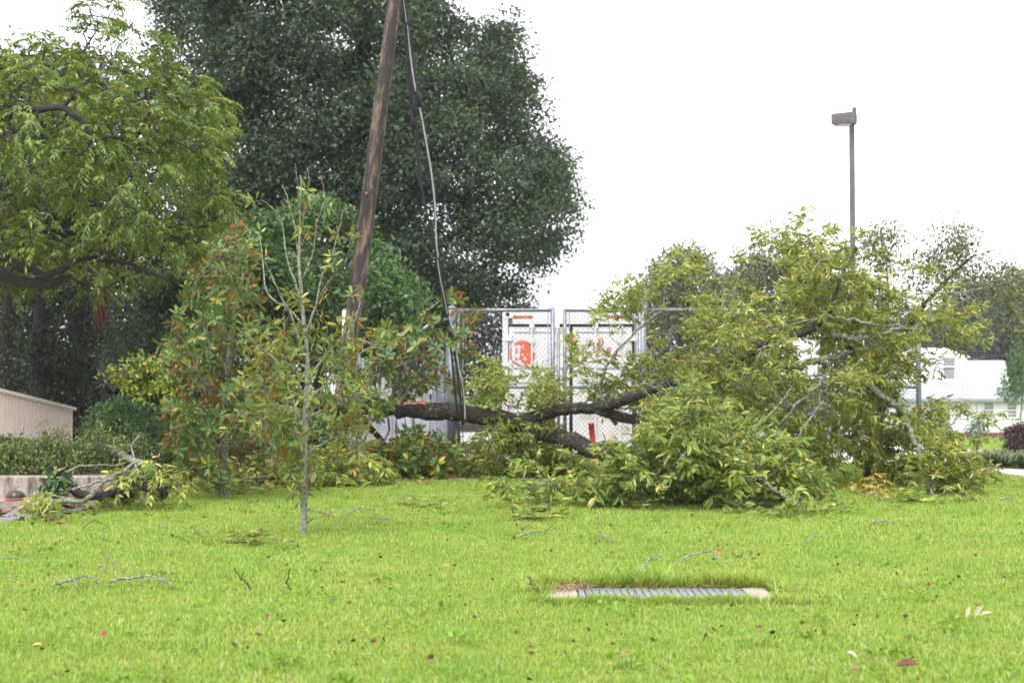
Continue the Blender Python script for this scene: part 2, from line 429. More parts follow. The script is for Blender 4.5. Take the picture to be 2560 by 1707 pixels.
def pinnate(C, n, L=.34, leaflet=.11, k=9, wr=.34, droop=.55, out=None, wind=None, chaos=.22):
    """n compound leaves from each centre, each a rachis with k leaflets, hanging"""
    m = len(C); nn = m * n
    d = rdir(nn); d[:, 2] = d[:, 2] * .5 + .1
    if out is not None: d += np.repeat(out, n, 0) * .6
    if wind is not None: d += np.array(wind)
    d = unit(d)
    base = np.repeat(C, n, 0) + rng.normal(0, .05, (nn, 3))
    Lr = L * rng.uniform(.7, 1.2, nn)
    side = unit(np.cross(d, np.array([0, 0, 1.0])) + 1e-4)
    outp = []
    for j in range(k):
        t = .25 + .75 * j / (k - 1)
        p = base + d * (Lr * t)[:, None] + np.array([0, 0, -1.0]) * (Lr * t * t * droop)[:, None]
        tang = unit(d + np.array([0, 0, -2 * t * droop]))
        s = 0 if j == k - 1 else (1 if j % 2 else -1)
        dd = tang * .75 + side * s * .8 + rdir(nn) * chaos + np.array([0, 0, -.25])
        Nn = np.cross(side, tang) * 1.0 + rdir(nn) * chaos * 2 + np.array([0, 0, .25])
        outp.append((p, dd, Nn, leaflet * rng.uniform(.55, 1.3, nn) * (1 - .25 * abs(t - .65))))
    pos, D, Nn, Ln = (np.concatenate([o[i] for o in outp]) for i in range(4))
    return pos, D, Nn, Ln, Ln * wr * rng.uniform(.85, 1.15, len(Ln))
def rosettes(C, axis, n=9, L=.13, wr=.40, upward=.55):
    m = len(C); nn = m * n
    A = unit(np.repeat(axis, n, 0)); ph = np.tile(np.arange(n) * 2.4, m) + np.repeat(rng.uniform(0, 6, m), n)
    ref = np.where(np.abs(A[:, 2:3]) > .9, np.array([[1., 0, 0]]), np.array([[0., 0, 1]]))
    u = unit(np.cross(A, ref)); v = np.cross(A, u)
    rad = u * np.cos(ph)[:, None] + v * np.sin(ph)[:, None]
    k = np.tile(np.linspace(0, 1, n), m)
    D = rad * 1.0 + A * (upward * (.1 + 1.3 * k))[:, None] + rng.normal(0, .18, (nn, 3))
    pos = np.repeat(C, n, 0) + A * (k * .06 - .05)[:, None] + rad * .01
    Nn = A * 1.0 - rad * .35 + rng.normal(0, .2, (nn, 3))
    Ln = L * rng.uniform(.65, 1.2, nn)
    return pos, D, Nn, Ln, Ln * wr * rng.uniform(.85, 1.1, nn)
def inside(poly, x, y):
    poly = np.asarray(poly, float); c = np.zeros(len(x), bool); j = len(poly) - 1
    for i in range(len(poly)):
        xi, yi = poly[i]; xj, yj = poly[j]
        c ^= ((yi > y) != (yj > y)) & (x < (xj - xi) * (y - yi) / (yj - yi + 1e-12) + xi)
        j = i
    return c
def edge_dist(poly, x, y):
    poly = np.asarray(poly, float); d = np.full(len(x), 1e9)
    for i in range(len(poly)):
        a, b = poly[i - 1], poly[i]; ab = b - a
        t = np.clip(((x - a[0]) * ab[0] + (y - a[1]) * ab[1]) / (ab @ ab + 1e-9), 0, 1)
        d = np.minimum(d, np.hypot(x - a[0] - t * ab[0], y - a[1] - t * ab[1]))
    return d
def crown_pts(poly, Y0, thick, n, gap=0.3, ground=.08, shell=.55, clump=0, freq=2.2):
    """clump centres filling a rounded volume whose silhouette from the lawn is poly"""
    poly = np.asarray(poly, float); lo, hi = poly.min(0), poly.max(0)
    out = np.zeros((0, 3)); tries = 0
    while len(out) < n and tries < 60:
        tries += 1
        x = rng.uniform(lo[0], hi[0], n * 2); y = rng.uniform(lo[1], hi[1], n * 2)
        k = inside(poly, x, y); x, y = x[k], y[k]
        if not len(x): continue
        d = edge_dist(poly, x, y); dm = max(d.max(), 1)
        h = thick * np.sqrt(np.clip(1 - (1 - np.clip(d / (dm * .8), 0, 1)) ** 2, 0.02, 1))
        u = rng.uniform(-1, 1, len(x)); u = np.sign(u) * np.abs(u) ** shell
        for i in range(len(x)):
            Y = min(Y0 + u[i] * h[i], groundY(y[i]) * (1 - ground / CAM_H))
            p = P(x[i], y[i], Y)
            if clump and math.sin(p[0]*freq+1.7*math.sin(p[2]*freq*.8))+math.sin(p[2]*freq*1.3+p[1]*freq*.7)+.8*math.sin(p[1]*freq*1.1-p[0]*freq*.6) < -2.2 + clump: continue
            if len(out) and gap and np.min(np.sum((out[-600:] - p) ** 2, 1)) < (gap * (.9 ** tries)) ** 2: continue
            out = np.vstack([out, p])
            if len(out) >= n: break
    return out
def grow(limbs, clusters, tip=.006, sag=.06, power=2.3, maxlen=9, n_side=5, droot=None):
    """twigs from the nearest wood to every clump; returns an MB of all thin wood and each clump's outward direction"""
    pos, rad, par = [], [], []
    for pts, r0, r1 in limbs:
        m = len(pts)
        for i, p in enumerate(pts):
            pos.append(np.asarray(p)); rad.append(r0 + (r1 - r0) * i / max(m - 1, 1)); par.append(-1)
    nfix = len(pos)
    POS = np.zeros((nfix + len(clusters) * 3, 3)); POS[:nfix] = pos
    cnt = nfix
    d0 = np.array([np.min(np.sum((POS[:nfix] - c) ** 2, 1)) for c in clusters])
    chains = []; out = np.zeros((len(clusters), 3)); acc = {}
    for ci in np.argsort(d0):
        c = clusters[ci]
        dd = np.sqrt(np.sum((POS[:cnt] - c) ** 2, 1)); dd[nfix:] += .12
        j = int(np.argmin(dd)); a = POS[j]; v = c - a; ln = np.linalg.norm(v) + 1e-6
        w = rng.normal(0, .10 * ln, (2, 3))
        p1 = a + v * .35 + w[0] + np.array([0, 0, sag * ln]); p2 = a + v * .7 + w[1] + np.array([0, 0, sag * ln])
        idx = []
        for q in (p1, p2, c):
            POS[cnt] = q; par.append(j); idx.append(cnt); j = cnt; cnt += 1
        chains.append(idx); out[ci] = unit(c - p1)
    R_ = np.zeros(cnt)
    kids = [[] for _ in range(cnt)]
    for i in range(nfix, cnt): kids[par[i]].append(i)
    for i in range(cnt - 1, nfix - 1, -1):
        R_[i] = max(tip, sum(R_[k] ** power for k in kids[i]) ** (1 / power)) if kids[i] else tip
    mb = MB()
    for idx in chains:
        j = par[idx[0]]
        cap = rad[j] * .7 if j < nfix else 1e9
        ps = [POS[j]] + [POS[k] for k in idx]
        rs = [min(R_[idx[0]] * 1.1, cap)] + [min(R_[k], cap) for k in idx]
        rs[-1] = min(rs[-1], R_[idx[-1]])
        mb.tube(ps, rs, n_side if max(rs) > .012 else 4, cap=False)
    return mb, out
def limb(pts, r0, r1, n=5, jit=.0, prof=None):
    s = spline(pts, n, jit); m = len(s)
    return s, r0, r1
def wood(name, l, mat, parent, n=10, rough=.06, flare=0):
    s, r0, r1 = l; m = len(s)
    rs = [r0 + (r1 - r0) * i / (m - 1) for i in range(m)]
    if flare:
        for i in range(m): rs[i] *= 1 + flare * math.exp(-i * 1.2)
    mb = MB().tube(s, rs, n, rough=rough)
    return mb.build(name, mat, parent, smooth=True)

# ------------------------------------------------------------------ the ground
xs = np.concatenate([np.linspace(-160, -24, 14), np.linspace(-22, 22, 45), np.linspace(24, 160, 14)])
ys = np.concatenate([np.linspace(-30, 4, 8), np.linspace(5, 60, 56), np.linspace(65, 110, 10), np.linspace(130, 500, 10)])
X, Yg = np.meshgrid(xs, ys)
Z = ground_z(X, Yg)
V = np.stack([X, Yg, Z], -1).reshape(-1, 3)
nx = len(xs)
ii = (np.arange(len(ys) - 1)[:, None] * nx + np.arange(nx - 1)[None]).ravel()
lawn = fast_mesh('lawn_ground', V, np.stack([ii, ii + 1, ii + nx + 1, ii + nx], 1), M['lawn'])
tag(lawn, kind='structure')

def sheet(name, pts, z, mat, thick=0.05):
    mb = MB(); n = len(pts)
    vs = [(p[0], p[1], z) for p in pts] + [(p[0], p[1], z - thick) for p in pts]
    mb.add(vs, [tuple(range(n))] + [tuple(range(2 * n - 1, n - 1, -1))] + [(i, i + n, (i + 1) % n + n, (i + 1) % n) for i in range(n)])
    return mb.build(name, mat)
lawn_edge = [G(-700, 1440), G(-200, 1350), G(0, 1313), G(150, 1292), G(300, 1268), G(400, 1246), G(440, 1232)]
asphalt_poly = lawn_edge + [np.array([-4.4, 17.4, 0]), np.array([-12, 17.4, 0]), np.array([-12, 9, 0])]
tag(sheet('asphalt_drive', asphalt_poly, .008, M['asphalt']), kind='structure')
pave_poly = [(-3.2, 24.6), (11, 24.6), (11, 26.8), (7.6, 44), (-3.2, 44)]
tag(sheet('pavement', pave_poly, .012, M['pale_concrete']), kind='structure')
path_poly = [G(2395, 1177), G(2560, 1193), G(2900, 1228), G(2900, 1196), G(2560, 1178), G(2420, 1172)]
path_poly = [np.array([p[0], p[1], 0]) for p in path_poly]
tag(sheet('concrete_path', path_poly, .03, M['pale_concrete'], .1), kind='structure')
bed_poly = [G(2412, 1171), G(2560, 1176.5), G(2900, 1194), G(2900, 1150), G(2560, 1150), G(2430, 1156)]
tag(sheet('mulch_bed', bed_poly, .02, M['mulch'], .08), kind='structure')
tag(sheet('leafy_soil', [(-5.2, 18.6), (0.0, 19.8), (4.6, 20.2), (4.6, 24.5), (-10, 24.5), (-10, 18.6)], .01, M['soil']), kind='structure')

tag(sheet('woodland_floor', [(-60, 24.55), (-3.25, 24.55), (-3.25, 44.2), (2.5, 44.2), (2.5, 70), (-60, 70)], .016, M['soil']), kind='structure')
# drain position
DR0, DR1 = G(1372, 1478), G(1905, 1478)
dx0, dx1, dy0, dy1 = DR0[0], DR1[0], 8.72, 9.22

# ------------------------------------------------------------------ grass
def blade_mesh(name, n, rad, h, w, seed, lean=.45):
    r = np.random.default_rng(seed)
    a = r.uniform(0, 6.283, n); d = rad * np.sqrt(r.uniform(0, 1, n))
    b = np.stack([d * np.cos(a), d * np.sin(a), np.zeros(n)], 1)
    q = r.uniform(0, 6.283, n); ln = np.abs(r.normal(0, lean, n)) + .12
    dirv = np.stack([np.cos(q) * ln, np.sin(q) * ln, np.ones(n)], 1); dirv = unit(dirv)
    side = np.stack([-np.sin(q), np.cos(q), np.zeros(n)], 1)
    turn = r.uniform(-1, 1, n)[:, None]
    side = unit(side + np.stack([np.cos(q), np.sin(q), np.zeros(n)], 1) * turn)
    hh = (h * r.uniform(.5, 1.3, n))[:, None]; ww = (w * r.uniform(.7, 1.3, n))[:, None]
    bend = np.stack([np.cos(q), np.sin(q), np.zeros(n)], 1) * r.uniform(.05, .5, n)[:, None]
    m1 = b + dirv * hh * .55
    m2 = b + dirv * hh + (bend - np.array([0, 0, .25]) * np.linalg.norm(bend, axis=1, keepdims=True)) * hh
    V = np.stack([b - side * ww * .5, b + side * ww * .5, m1 + side * ww * .42, m1 - side * ww * .42, m2 + side * ww * .08, m2 - side * ww * .08], 1).reshape(-1, 3)
    base = (np.arange(n) * 6)[:, None]
    qd = np.stack([base + np.array([0, 1, 2, 3]), base + np.array([3, 2, 4, 5])], 1).reshape(-1, 4)
    me = bpy.data.meshes.new(name)
    me.vertices.add(len(V)); me.vertices.foreach_set('co', V.astype(np.float32).ravel())
    me.loops.add(qd.size); me.loops.foreach_set('vertex_index', qd.ravel().astype(np.int32))
    me.polygons.add(len(qd)); me.polygons.foreach_set('loop_start', (np.arange(len(qd)) * 4).astype(np.int32))
    me.update(calc_edges=True); me.materials.append(M['grass'])
    return bpy.data.objects.new(name, me)
def scatter(name, pts, scale, sources, mat, label):
    me = bpy.data.meshes.new(name)
    me.vertices.add(len(pts)); me.vertices.foreach_set('co', pts.astype(np.float32).ravel())
    at = me.attributes.new('size', 'FLOAT', 'POINT'); at.data.foreach_set('value', scale.astype(np.float32))
    me.materials.append(mat)
    o = link(name, me)
    ng = bpy.data.node_groups.new(name, 'GeometryNodeTree')
    ng.interface.new_socket('Geometry', in_out='INPUT', socket_type='NodeSocketGeometry')
    ng.interface.new_socket('Geometry', in_out='OUTPUT', socket_type='NodeSocketGeometry')
    N, L = ng.nodes, ng.links
    gi, go = N.new('NodeGroupInput'), N.new('NodeGroupOutput')
    m2p = N.new('GeometryNodeMeshToPoints'); L.new(gi.outputs[0], m2p.inputs[0])
    jn = N.new('GeometryNodeJoinGeometry')
    for s in reversed(sources):
        oi = N.new('GeometryNodeObjectInfo'); oi.inputs['Object'].default_value = s
        gti = N.new('GeometryNodeGeometryToInstance'); L.new(oi.outputs['Geometry'], gti.inputs[0]); L.new(gti.outputs[0], jn.inputs[0])
    iop = N.new('GeometryNodeInstanceOnPoints')
    L.new(m2p.outputs[0], iop.inputs['Points']); L.new(jn.outputs[0], iop.inputs['Instance'])
    iop.inputs['Pick Instance'].default_value = True
    ri = N.new('FunctionNodeRandomValue'); ri.data_type = 'INT'; ri.inputs[4].default_value = 0; ri.inputs[5].default_value = len(sources) - 1
    L.new(ri.outputs[2], iop.inputs['Instance Index'])
    rr = N.new('FunctionNodeRandomValue'); rr.data_type = 'FLOAT_VECTOR'; rr.inputs[0].default_value = (-.08, -.08, 0); rr.inputs[1].default_value = (.08, .08, 6.283)
    L.new(rr.outputs[0], iop.inputs['Rotation'])
    na = N.new('GeometryNodeInputNamedAttribute'); na.data_type = 'FLOAT'; na.inputs[0].default_value = 'size'
    L.new(na.outputs[0], iop.inputs['Scale']); L.new(iop.outputs[0], go.inputs[0])
    md = o.modifiers.new('scatter', 'NODES'); md.node_group = ng
    return tag(o, label, None, None, 'stuff')
tufts = [blade_mesh('grass_tuft', 260, .17, .034, .0034, 11 + i, lean=.7) for i in range(6)]
gy = []
for y0, y1, sp in ((5.2, 12, .115), (12, 19, .14), (19, 27, .19), (27, 60, .36), (60, 98, .6)):
    for yy in np.arange(y0, y1, sp):
        hw = yy * .40 + .8
        xx = np.arange(-hw, hw, sp)
        gy.append(np.stack([xx + rng.uniform(-sp, sp, len(xx)) * .6, yy + rng.uniform(-sp, sp, len(xx)) * .6, np.full(len(xx), sp / .115)], 1))
gp = np.concatenate(gy)
x, y = gp[:, 0], gp[:, 1]
bad = inside([(p[0], p[1]) for p in asphalt_poly], x, y) | inside(pave_poly, x, y)
bad |= inside([(p[0], p[1]) for p in path_poly], x, y) | inside([(p[0], p[1]) for p in bed_poly], x, y)
bad |= (x > dx0 - .02) & (x < dx1 + .02) & (y > dy0 - .06) & (y < dy1 + .05)
bad |= (y > 20.4) & (x < 3.6) & (rng.uniform(0, 1, len(x)) < .65)
bad |= (y > 17.5) & (x < -4.2) | (y > 24.2) & (x < 4.5)
gp = gp[~bad]
n1 = np.sin(gp[:, 0] * 1.7 + np.sin(gp[:, 1] * 1.1) * 2) * np.cos(gp[:, 1] * 1.3 + gp[:, 0] * .6)
gs = (.82 + .22 * n1 + rng.uniform(-.25, .32, len(gp))) * np.clip(gp[:, 2], 1, 1.75) * np.where(gp[:, 1] > 27, 1.6, 1)
gpts = np.stack([gp[:, 0], gp[:, 1], ground_z(gp[:, 0], gp[:, 1])], 1)
scatter('grass', gpts, gs, tufts, M['grass'], 'bright yellow-green mown lawn grass')
# long uncut grass round the drain
longt = [blade_mesh('long_grass_tuft', 22, .05, .15, .0075, 31 + i, lean=1.0) for i in range(4)]
lp = []
for _ in range(230):
    lp.append((rng.uniform(dx0 - .06, dx1 + .06), dy1 + .05 + abs(rng.normal(0, .06)), 0))
for _ in range(10):
    lp.append((dx1 + abs(rng.normal(.06, .08)), rng.uniform(dy0 - .1, dy1 + .1), 0)); lp.append((dx0 - abs(rng.normal(.06, .08)), rng.uniform(dy0 + .2, dy1 + .1), 0))
lp = np.array(lp)
scatter('long_grass', lp, rng.uniform(.5, 1.1, len(lp)), longt, M['grass'], 'long arching grass along the back edge of the drain')
shortt = [blade_mesh('fringe_grass_tuft', 60, .08, .075, .0045, 41 + i, lean=.5) for i in range(2)]
fp = np.array([(rng.uniform(dx0 - .1, dx1 + .1), dy0 - .03 - abs(rng.normal(0, .04)), 0) for _ in range(110)])
scatter('fringe_grass', fp, rng.uniform(.6, 1.1, len(fp)), shortt, M['grass'], 'short grass overhanging the front edge of the drain')

# ------------------------------------------------------------------ drain
dr = thing('storm_drain', ((dx0 + dx1) / 2, (dy0 + dy1) / 2, 0), 'rectangular storm drain with grey slotted cover set in the lawn', 'drain')
gx0, gx1 = dx0 + .17, dx1 - .14
MB().box((dx0, dy0, -.1), (gx0, dy1, .028)).build('concrete_end', M['pink_concrete'], dr)
MB().box((gx1, dy0, -.1), (dx1, dy1, .028)).build('concrete_end', M['pink_concrete'], dr)
MB().box((gx0 + .001, dy1 - .035, -.1), (gx1 - .001, dy1, .025)).build('concrete_rim', M['pink_concrete'], dr)
MB().box((gx0 + .001, dy0, -.1), (gx1 - .001, dy1 - .036, -.012)).build('pit', M['dark_pit'], dr)
nb = 23; st = (gx1 - gx0 - .02) / nb
bm_ = None
for i in range(nb):
    xa = gx0 + .012 + st * i
    if bm_ is None:
        o = MB().box((gx0 + .012, dy0 + .005, -.008), (gx0 + .012 + st * .84, dy1 - .04, .03)).build('grate_bar', M['grate'], dr); bm_ = o.data
        bv = o.modifiers.new('edge', 'BEVEL'); bv.width = .004; bv.segments = 1
    else:
        o = link('grate_bar', bm_, dr); o.location.x = st * i; o.location.z = random.uniform(-.002, .002)
        bv = o.modifiers.new('edge', 'BEVEL'); bv.width = .004; bv.segments = 1
# straw lying on the drain
n = 420
c = np.stack([dx0 + .0 + np.abs(rng.normal(.02, .13, n)), rng.normal(dy1 - .05, .06, n), rng.uniform(.032, .055, n)], 1)
c2 = np.stack([rng.uniform(gx0, gx1, 160), rng.normal(dy1 - .012, .015, 160), rng.uniform(.03, .042, 160)], 1); c = np.concatenate([c, c2]); n = len(c)
d = rdir(n); d[:, 2] *= .12
tag(bake('straw', T_KITE, c, d, rdir(n) * .4 + np.array([0, 0, 1]), rng.uniform(.04, .11, n), np.full(n, .004), M['needles'], None), 'tan straw drifted over the drain corner', None, None, 'stuff')

# ------------------------------------------------------------------ far setting: woods and trees
def tree(name, label, Y, poly, thick, n, per, spread, L, mat, bark, trunk_px=None, r0=.2, kind='ball', wr=.5, gap=.3, limbs=(), tmpl=T_KITE, group=None, cat='tree', tip=.008,
         up=.7, flat=.65, clump=0, freq=2.2, base=None, extra=None, leaf_L=.32, leaflet=.1, k=9, droop=.5, wind=None, z0=None, shell=.55):
    bx = base if base is not None else P(trunk_px[0][0], trunk_px[0][1], Y)
    if z0 is None: z0 = float(ground_z(bx[0], bx[1]))
    t = thing(name, (bx[0], bx[1], z0), label, cat, group)
    pts = [np.array([bx[0], bx[1], z0 - .05])] + [P(*q[:2], q[2] if len(q) > 2 else Y) for q in trunk_px[1:]]
    tr = limb(pts, r0, r0 * .35, 5, .02)
    wood('trunk', tr, bark, t, flare=.35)
    ls = [tr]
    for lp_, ra, rb in limbs:
        l_ = limb([P(*q[:2], q[2] if len(q) > 2 else Y) for q in lp_], ra, rb, 5, .02)
        wood('limb', l_, bark, t); ls.append(l_)
    C = crown_pts(poly, Y, thick, n, gap, shell=shell, clump=clump, freq=freq)
    if extra is not None: C = np.vstack([C, extra])
    tw, out = grow(ls, C, tip)
    tw.build('branches', bark, t)['kind'] = 'stuff'
    if kind == 'ball':
        a = ball_leaves(C, per, spread, L, wr, up, flat)
    else:
        a = pinnate(C, per, leaf_L, leaflet, k, wr, droop, out, wind)
    bake('crown', tmpl, *a, mat, t)
    return t

# the dark wood at the far side, left: trunks hung with vines, and one mass of undergrowth
WOODG = 'trunks in the dark wood'
for i, (px, Y, r, top, lab) in enumerate(((22, 34, .16, 560, 'thin dark trunk at the very edge of the picture in the wood'), (100, 36, .24, 560, 'thick dark trunk above the beige railing in the wood'),
        (196, 38, .26, 520, 'dark trunk above the railing end with reddish vines near it'), (262, 35, .15, 560, 'slim dark trunk beside the rounded evergreen in the wood'))):
    b = P(px, 1080, Y); b[2] = 0
    t = thing('woodland_tree', tuple(b), lab, 'tree', WOODG)
    tr = limb([b + np.array([0, 0, -.1]), P(px + rng.uniform(-8, 8), 900, Y), P(px + rng.uniform(-12, 12), 740, Y), P(px + rng.uniform(-20, 20), top, Y), P(px + 10, 300, Y)], r, r * .6, 5, .03)
    wood('trunk', tr, M['bark_dark'], t)
    C = np.array([tr[0][int(rng.uniform(2, len(tr[0]) - 1))] + rng.normal(0, .28, 3) for _ in range(60)]); C[:, 2] = np.abs(C[:, 2]) + .3
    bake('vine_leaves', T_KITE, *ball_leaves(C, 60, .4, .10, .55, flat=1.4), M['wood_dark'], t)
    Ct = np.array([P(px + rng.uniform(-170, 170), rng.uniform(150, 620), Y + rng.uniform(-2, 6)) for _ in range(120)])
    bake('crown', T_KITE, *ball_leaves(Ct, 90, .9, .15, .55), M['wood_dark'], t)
Cw = np.array([P(rng.uniform(-420, 560), rng.uniform(560, 1040), rng.uniform(39, 50)) for _ in range(1250)]); Cw[:, 2] = np.maximum(Cw[:, 2], .2)
Cw2 = np.array([P(rng.uniform(-420, 300), rng.uniform(850, 1040), rng.uniform(36, 40)) for _ in range(160)]); Cw2[:, 2] = np.maximum(Cw2[:, 2], .2)
Cw4 = np.array([P(rng.uniform(440, 900), rng.uniform(1030, 1125), rng.uniform(23.6, 26)) for _ in range(170)]); Cw4[:, 2] = np.maximum(Cw4[:, 2], .1)
tag(bake('low_scrub', T_KITE, *ball_leaves(Cw4, 60, .3, .09, .5, flat=1.0), M['hedge'], None), 'dark low scrub behind the young magnolias', None, None, 'stuff')
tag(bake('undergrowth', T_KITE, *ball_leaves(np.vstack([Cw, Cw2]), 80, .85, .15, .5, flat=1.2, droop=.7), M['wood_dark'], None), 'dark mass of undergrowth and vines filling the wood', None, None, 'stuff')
Cw3 = np.array([P(rng.uniform(540, 1330), rng.uniform(740, 985), rng.uniform(48, 56)) for _ in range(560)]); Cw3[:, 2] = np.maximum(Cw3[:, 2], .3)
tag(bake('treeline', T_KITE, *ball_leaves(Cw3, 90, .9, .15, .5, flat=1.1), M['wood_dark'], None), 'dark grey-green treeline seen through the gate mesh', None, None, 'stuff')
# a dead reddish hanging spray
dv = thing('dead_vine', tuple(P(262, 815, 30)), 'dead red-brown spray hanging from the leafy limb in the wood', 'vine')
mb = MB()
for i in range(46):
    a = P(250 + rng.normal(0, 7), 700, 30); b = P(258 + rng.normal(0, 16), 815 + rng.normal(0, 16), 30 + rng.normal(0, .2))
    mb.tube([a, (a + b) / 2 + rng.normal(0, .05, 3), b], [.02, .012, .005], 4)
mb.build('hanging_stems', plain('dead_red_stem', (.07,.018,.018), (.13,.04,.035), 20, .9, .2), dv)

oak_poly = [(400,-120),(520,-380),(760,-520),(980,-420),(1085,-200),(1120,-60),(1140,40),(1165,75),(1215,85),(1245,30),(1275,15),(1285,90),(1295,170),(1350,225),(1365,330),(1400,400),(1415,470),(1440,520),
            (1405,590),(1395,640),(1335,655),(1300,690),(1325,765),(1240,735),(1180,775),(1080,770),(960,790),(600,780),(480,640),(440,420),(405,180)]
tree('oak_tree', 'huge dark grey-green oak towering behind the leaning pole', 45, oak_poly, 5.0, 1750, 185, .82, .16, M['oak'], M['bark_dark'],
     [(930, 1080), (925, 800), (915, 500), (910, 200), (900, -100)], .5, gap=.27, clump=.95, freq=1.5, flat=.6, up=.8, limbs=[([(925,760),(1050,640),(1180,560)], .22, .08), ([(920,650),(760,480),(640,380)], .22, .08), ([(915,450),(1050,300),(1200,220)], .2, .07)])
left_poly = [(-500,300),(-420,150),(-250,110),(-100,120),(0,105),(60,80),(110,95),(150,110),(172,70),(185,0),(195,-70),(305,-70),(330,30),(352,62),(400,52),(428,105),(445,155),(492,175),(525,200),(562,255),(572,330),
             (556,400),(558,440),(580,462),(618,485),(600,525),(560,542),(545,585),(505,640),(462,665),(400,690),(310,705),(240,735),(150,690),(80,705),(0,705),(-300,725),(-500,600)]
tree('pecan_tree', 'leafy green pecan tree leaning in over the beige railing', 25, left_poly, 3.4, 760, 8, 0, 0, M['pecan'], M['bark_dark'],
     [(-330, 1080), (-320, 850, 26), (-300, 600, 26), (-280, 420, 26), (-260, 250, 26)], .36, kind='pinnate', gap=.20, clump=1.5, freq=2.0, tmpl=T_LANCE, base=np.array([-11.3, 26.0, 0]),
     limbs=[([(-280,480,26),(-140,345,24.5),(0,300,22.6),(70,272,22.3),(150,275,21.9),(200,300,21.9),(230,360,21.9),(235,405,21.9),(205,445,21.9)], .085, .02),
            ([(150,275,21.9),(185,235,21.8),(160,225,21.8)], .04, .02), ([(230,348,21.9),(290,345,21.9),(340,390,21.9)], .035, .012),
            ([(-290,700,26),(-120,660,25),(0,640,23.0),(120,690,22.8),(200,645,22.8),(300,655,22.8),(420,700,22.8)], .10, .025), ([(-280,700,26),(-60,680,24),(100,710,23),(180,690,23)], .16, .05)],
     leaf_L=.33, leaflet=.108, k=11, wr=.34, droop=.45)
# bright shrubs between pole and oak
tree('bay_tree', 'fresh green bushy tree behind the leaning pole', 31, [(560,800),(500,700),(540,610),(600,540),(690,540),(760,505),(830,500),(880,540),(900,600),(960,620),(1000,680),(1040,740),(1060,830),(980,860),(800,900),(620,900)], 2.2, 400, 90, .42, .125,
     M['shrub'], M['bark_dark'], [(800, 1060), (795, 900), (790, 760), (780, 640)], .12, gap=.2, clump=2.1, freq=2.3)
tree('holly_bush', 'greyish evergreen bush behind the orange-leaved magnolia', 28, [(290,960),(280,860),(300,760),(360,700),(440,690),(520,740),(560,850),(540,960)], 1.5, 210, 85, .38, .09,
     M['dull'], M['bark_dark'], [(420, 1070), (420, 900), (420, 800)], .09, gap=.22, cat='bush')
tree('leafy_bush', 'bright green clump above the grey evergreen bush', 27, [(380,740),(400,690),(450,675),(500,700),(510,760),(440,775)], .6, 60, 70, .22, .08,
     M['shrub'], M['bark_dark'], [(450, 1070), (448, 900), (445, 740)], .05, gap=.15, cat='bush')
# hazy trees to the right
tree('hazy_tree', 'pale hazy olive tree above the white container', 62, [(1560,800),(1590,740),(1620,690),(1650,650),(1700,630),(1760,640),(1790,680),(1830,740),(1850,820)], 3.2, 230, 60, .8, .20,
     M['hazy'], M['bark_twig_dark'], [(1700, 1060), (1700, 850), (1700, 700)], .2, gap=.4)
tree('grey_tree', 'hazy grey-green tree behind the crape myrtle', 66, [(1800,840),(1810,720),(1850,660),(1920,640),(2000,690),(2120,720),(2220,760),(2240,880)], 3.2, 260, 60, .9, .20,
     M['far_dark'], M['bark_twig_dark'], [(1980, 1060), (1980, 850), (1975, 720)], .25, gap=.5)
for i, (cx, top, hw, Y, lab) in enumerate(((2440, 700, 130, 135, 'tall dark hazy tree rising straight behind the white house roof'), (2560, 660, 120, 128, 'tallest dark hazy tree at the picture edge behind the house'), (2290, 770, 120, 140, 'dark hazy tree behind the house, half hidden by the fallen crown'))):
    tree('far_tree', lab, Y, [(cx-hw,1010),(cx-hw*.95,840),(cx-hw*.5,top+40),(cx,top),(cx+hw*.6,top+30),(cx+hw,820),(cx+hw,1010)], 5, 260, 70, 1.5, .42, M['far_dark'], M['bark_twig_dark'],
         [(cx, 1070), (cx, 900), (cx, top + 60)], .35, gap=.9, group='dark trees behind the house')
for i, (cx, Y, lab) in enumerate(((1660, 75, 'low hazy tree just right of the container'), (1830, 72, 'low hazy tree behind the fence in the middle of the fallen crown'), (2080, 78, 'low hazy tree behind the fence under the lamp post'))):
    tree('hazy_tree', lab, Y, [(cx-130,1010),(cx-120,850),(cx-40,800),(cx+60,810),(cx+130,870),(cx+130,1010)], 3, 130, 60, 1.0, .26, M['far_dark'], M['bark_twig_dark'], [(cx, 1060), (cx, 900), (cx, 840)], .2, gap=.6, group='low trees far behind the fence')
tree('yard_tree', 'small green tree at the picture edge beside the white house', 84, [(2495,1000),(2510,950),(2540,880),(2560,840),(2640,820),(2700,900),(2690,1000),(2600,1010),(2560,990)], 2.0, 130, 60, .6, .19, M['shrub'], M['bark_twig'],
     [(2553, 1090), (2553, 1020), (2562, 900)], .09, gap=.35)

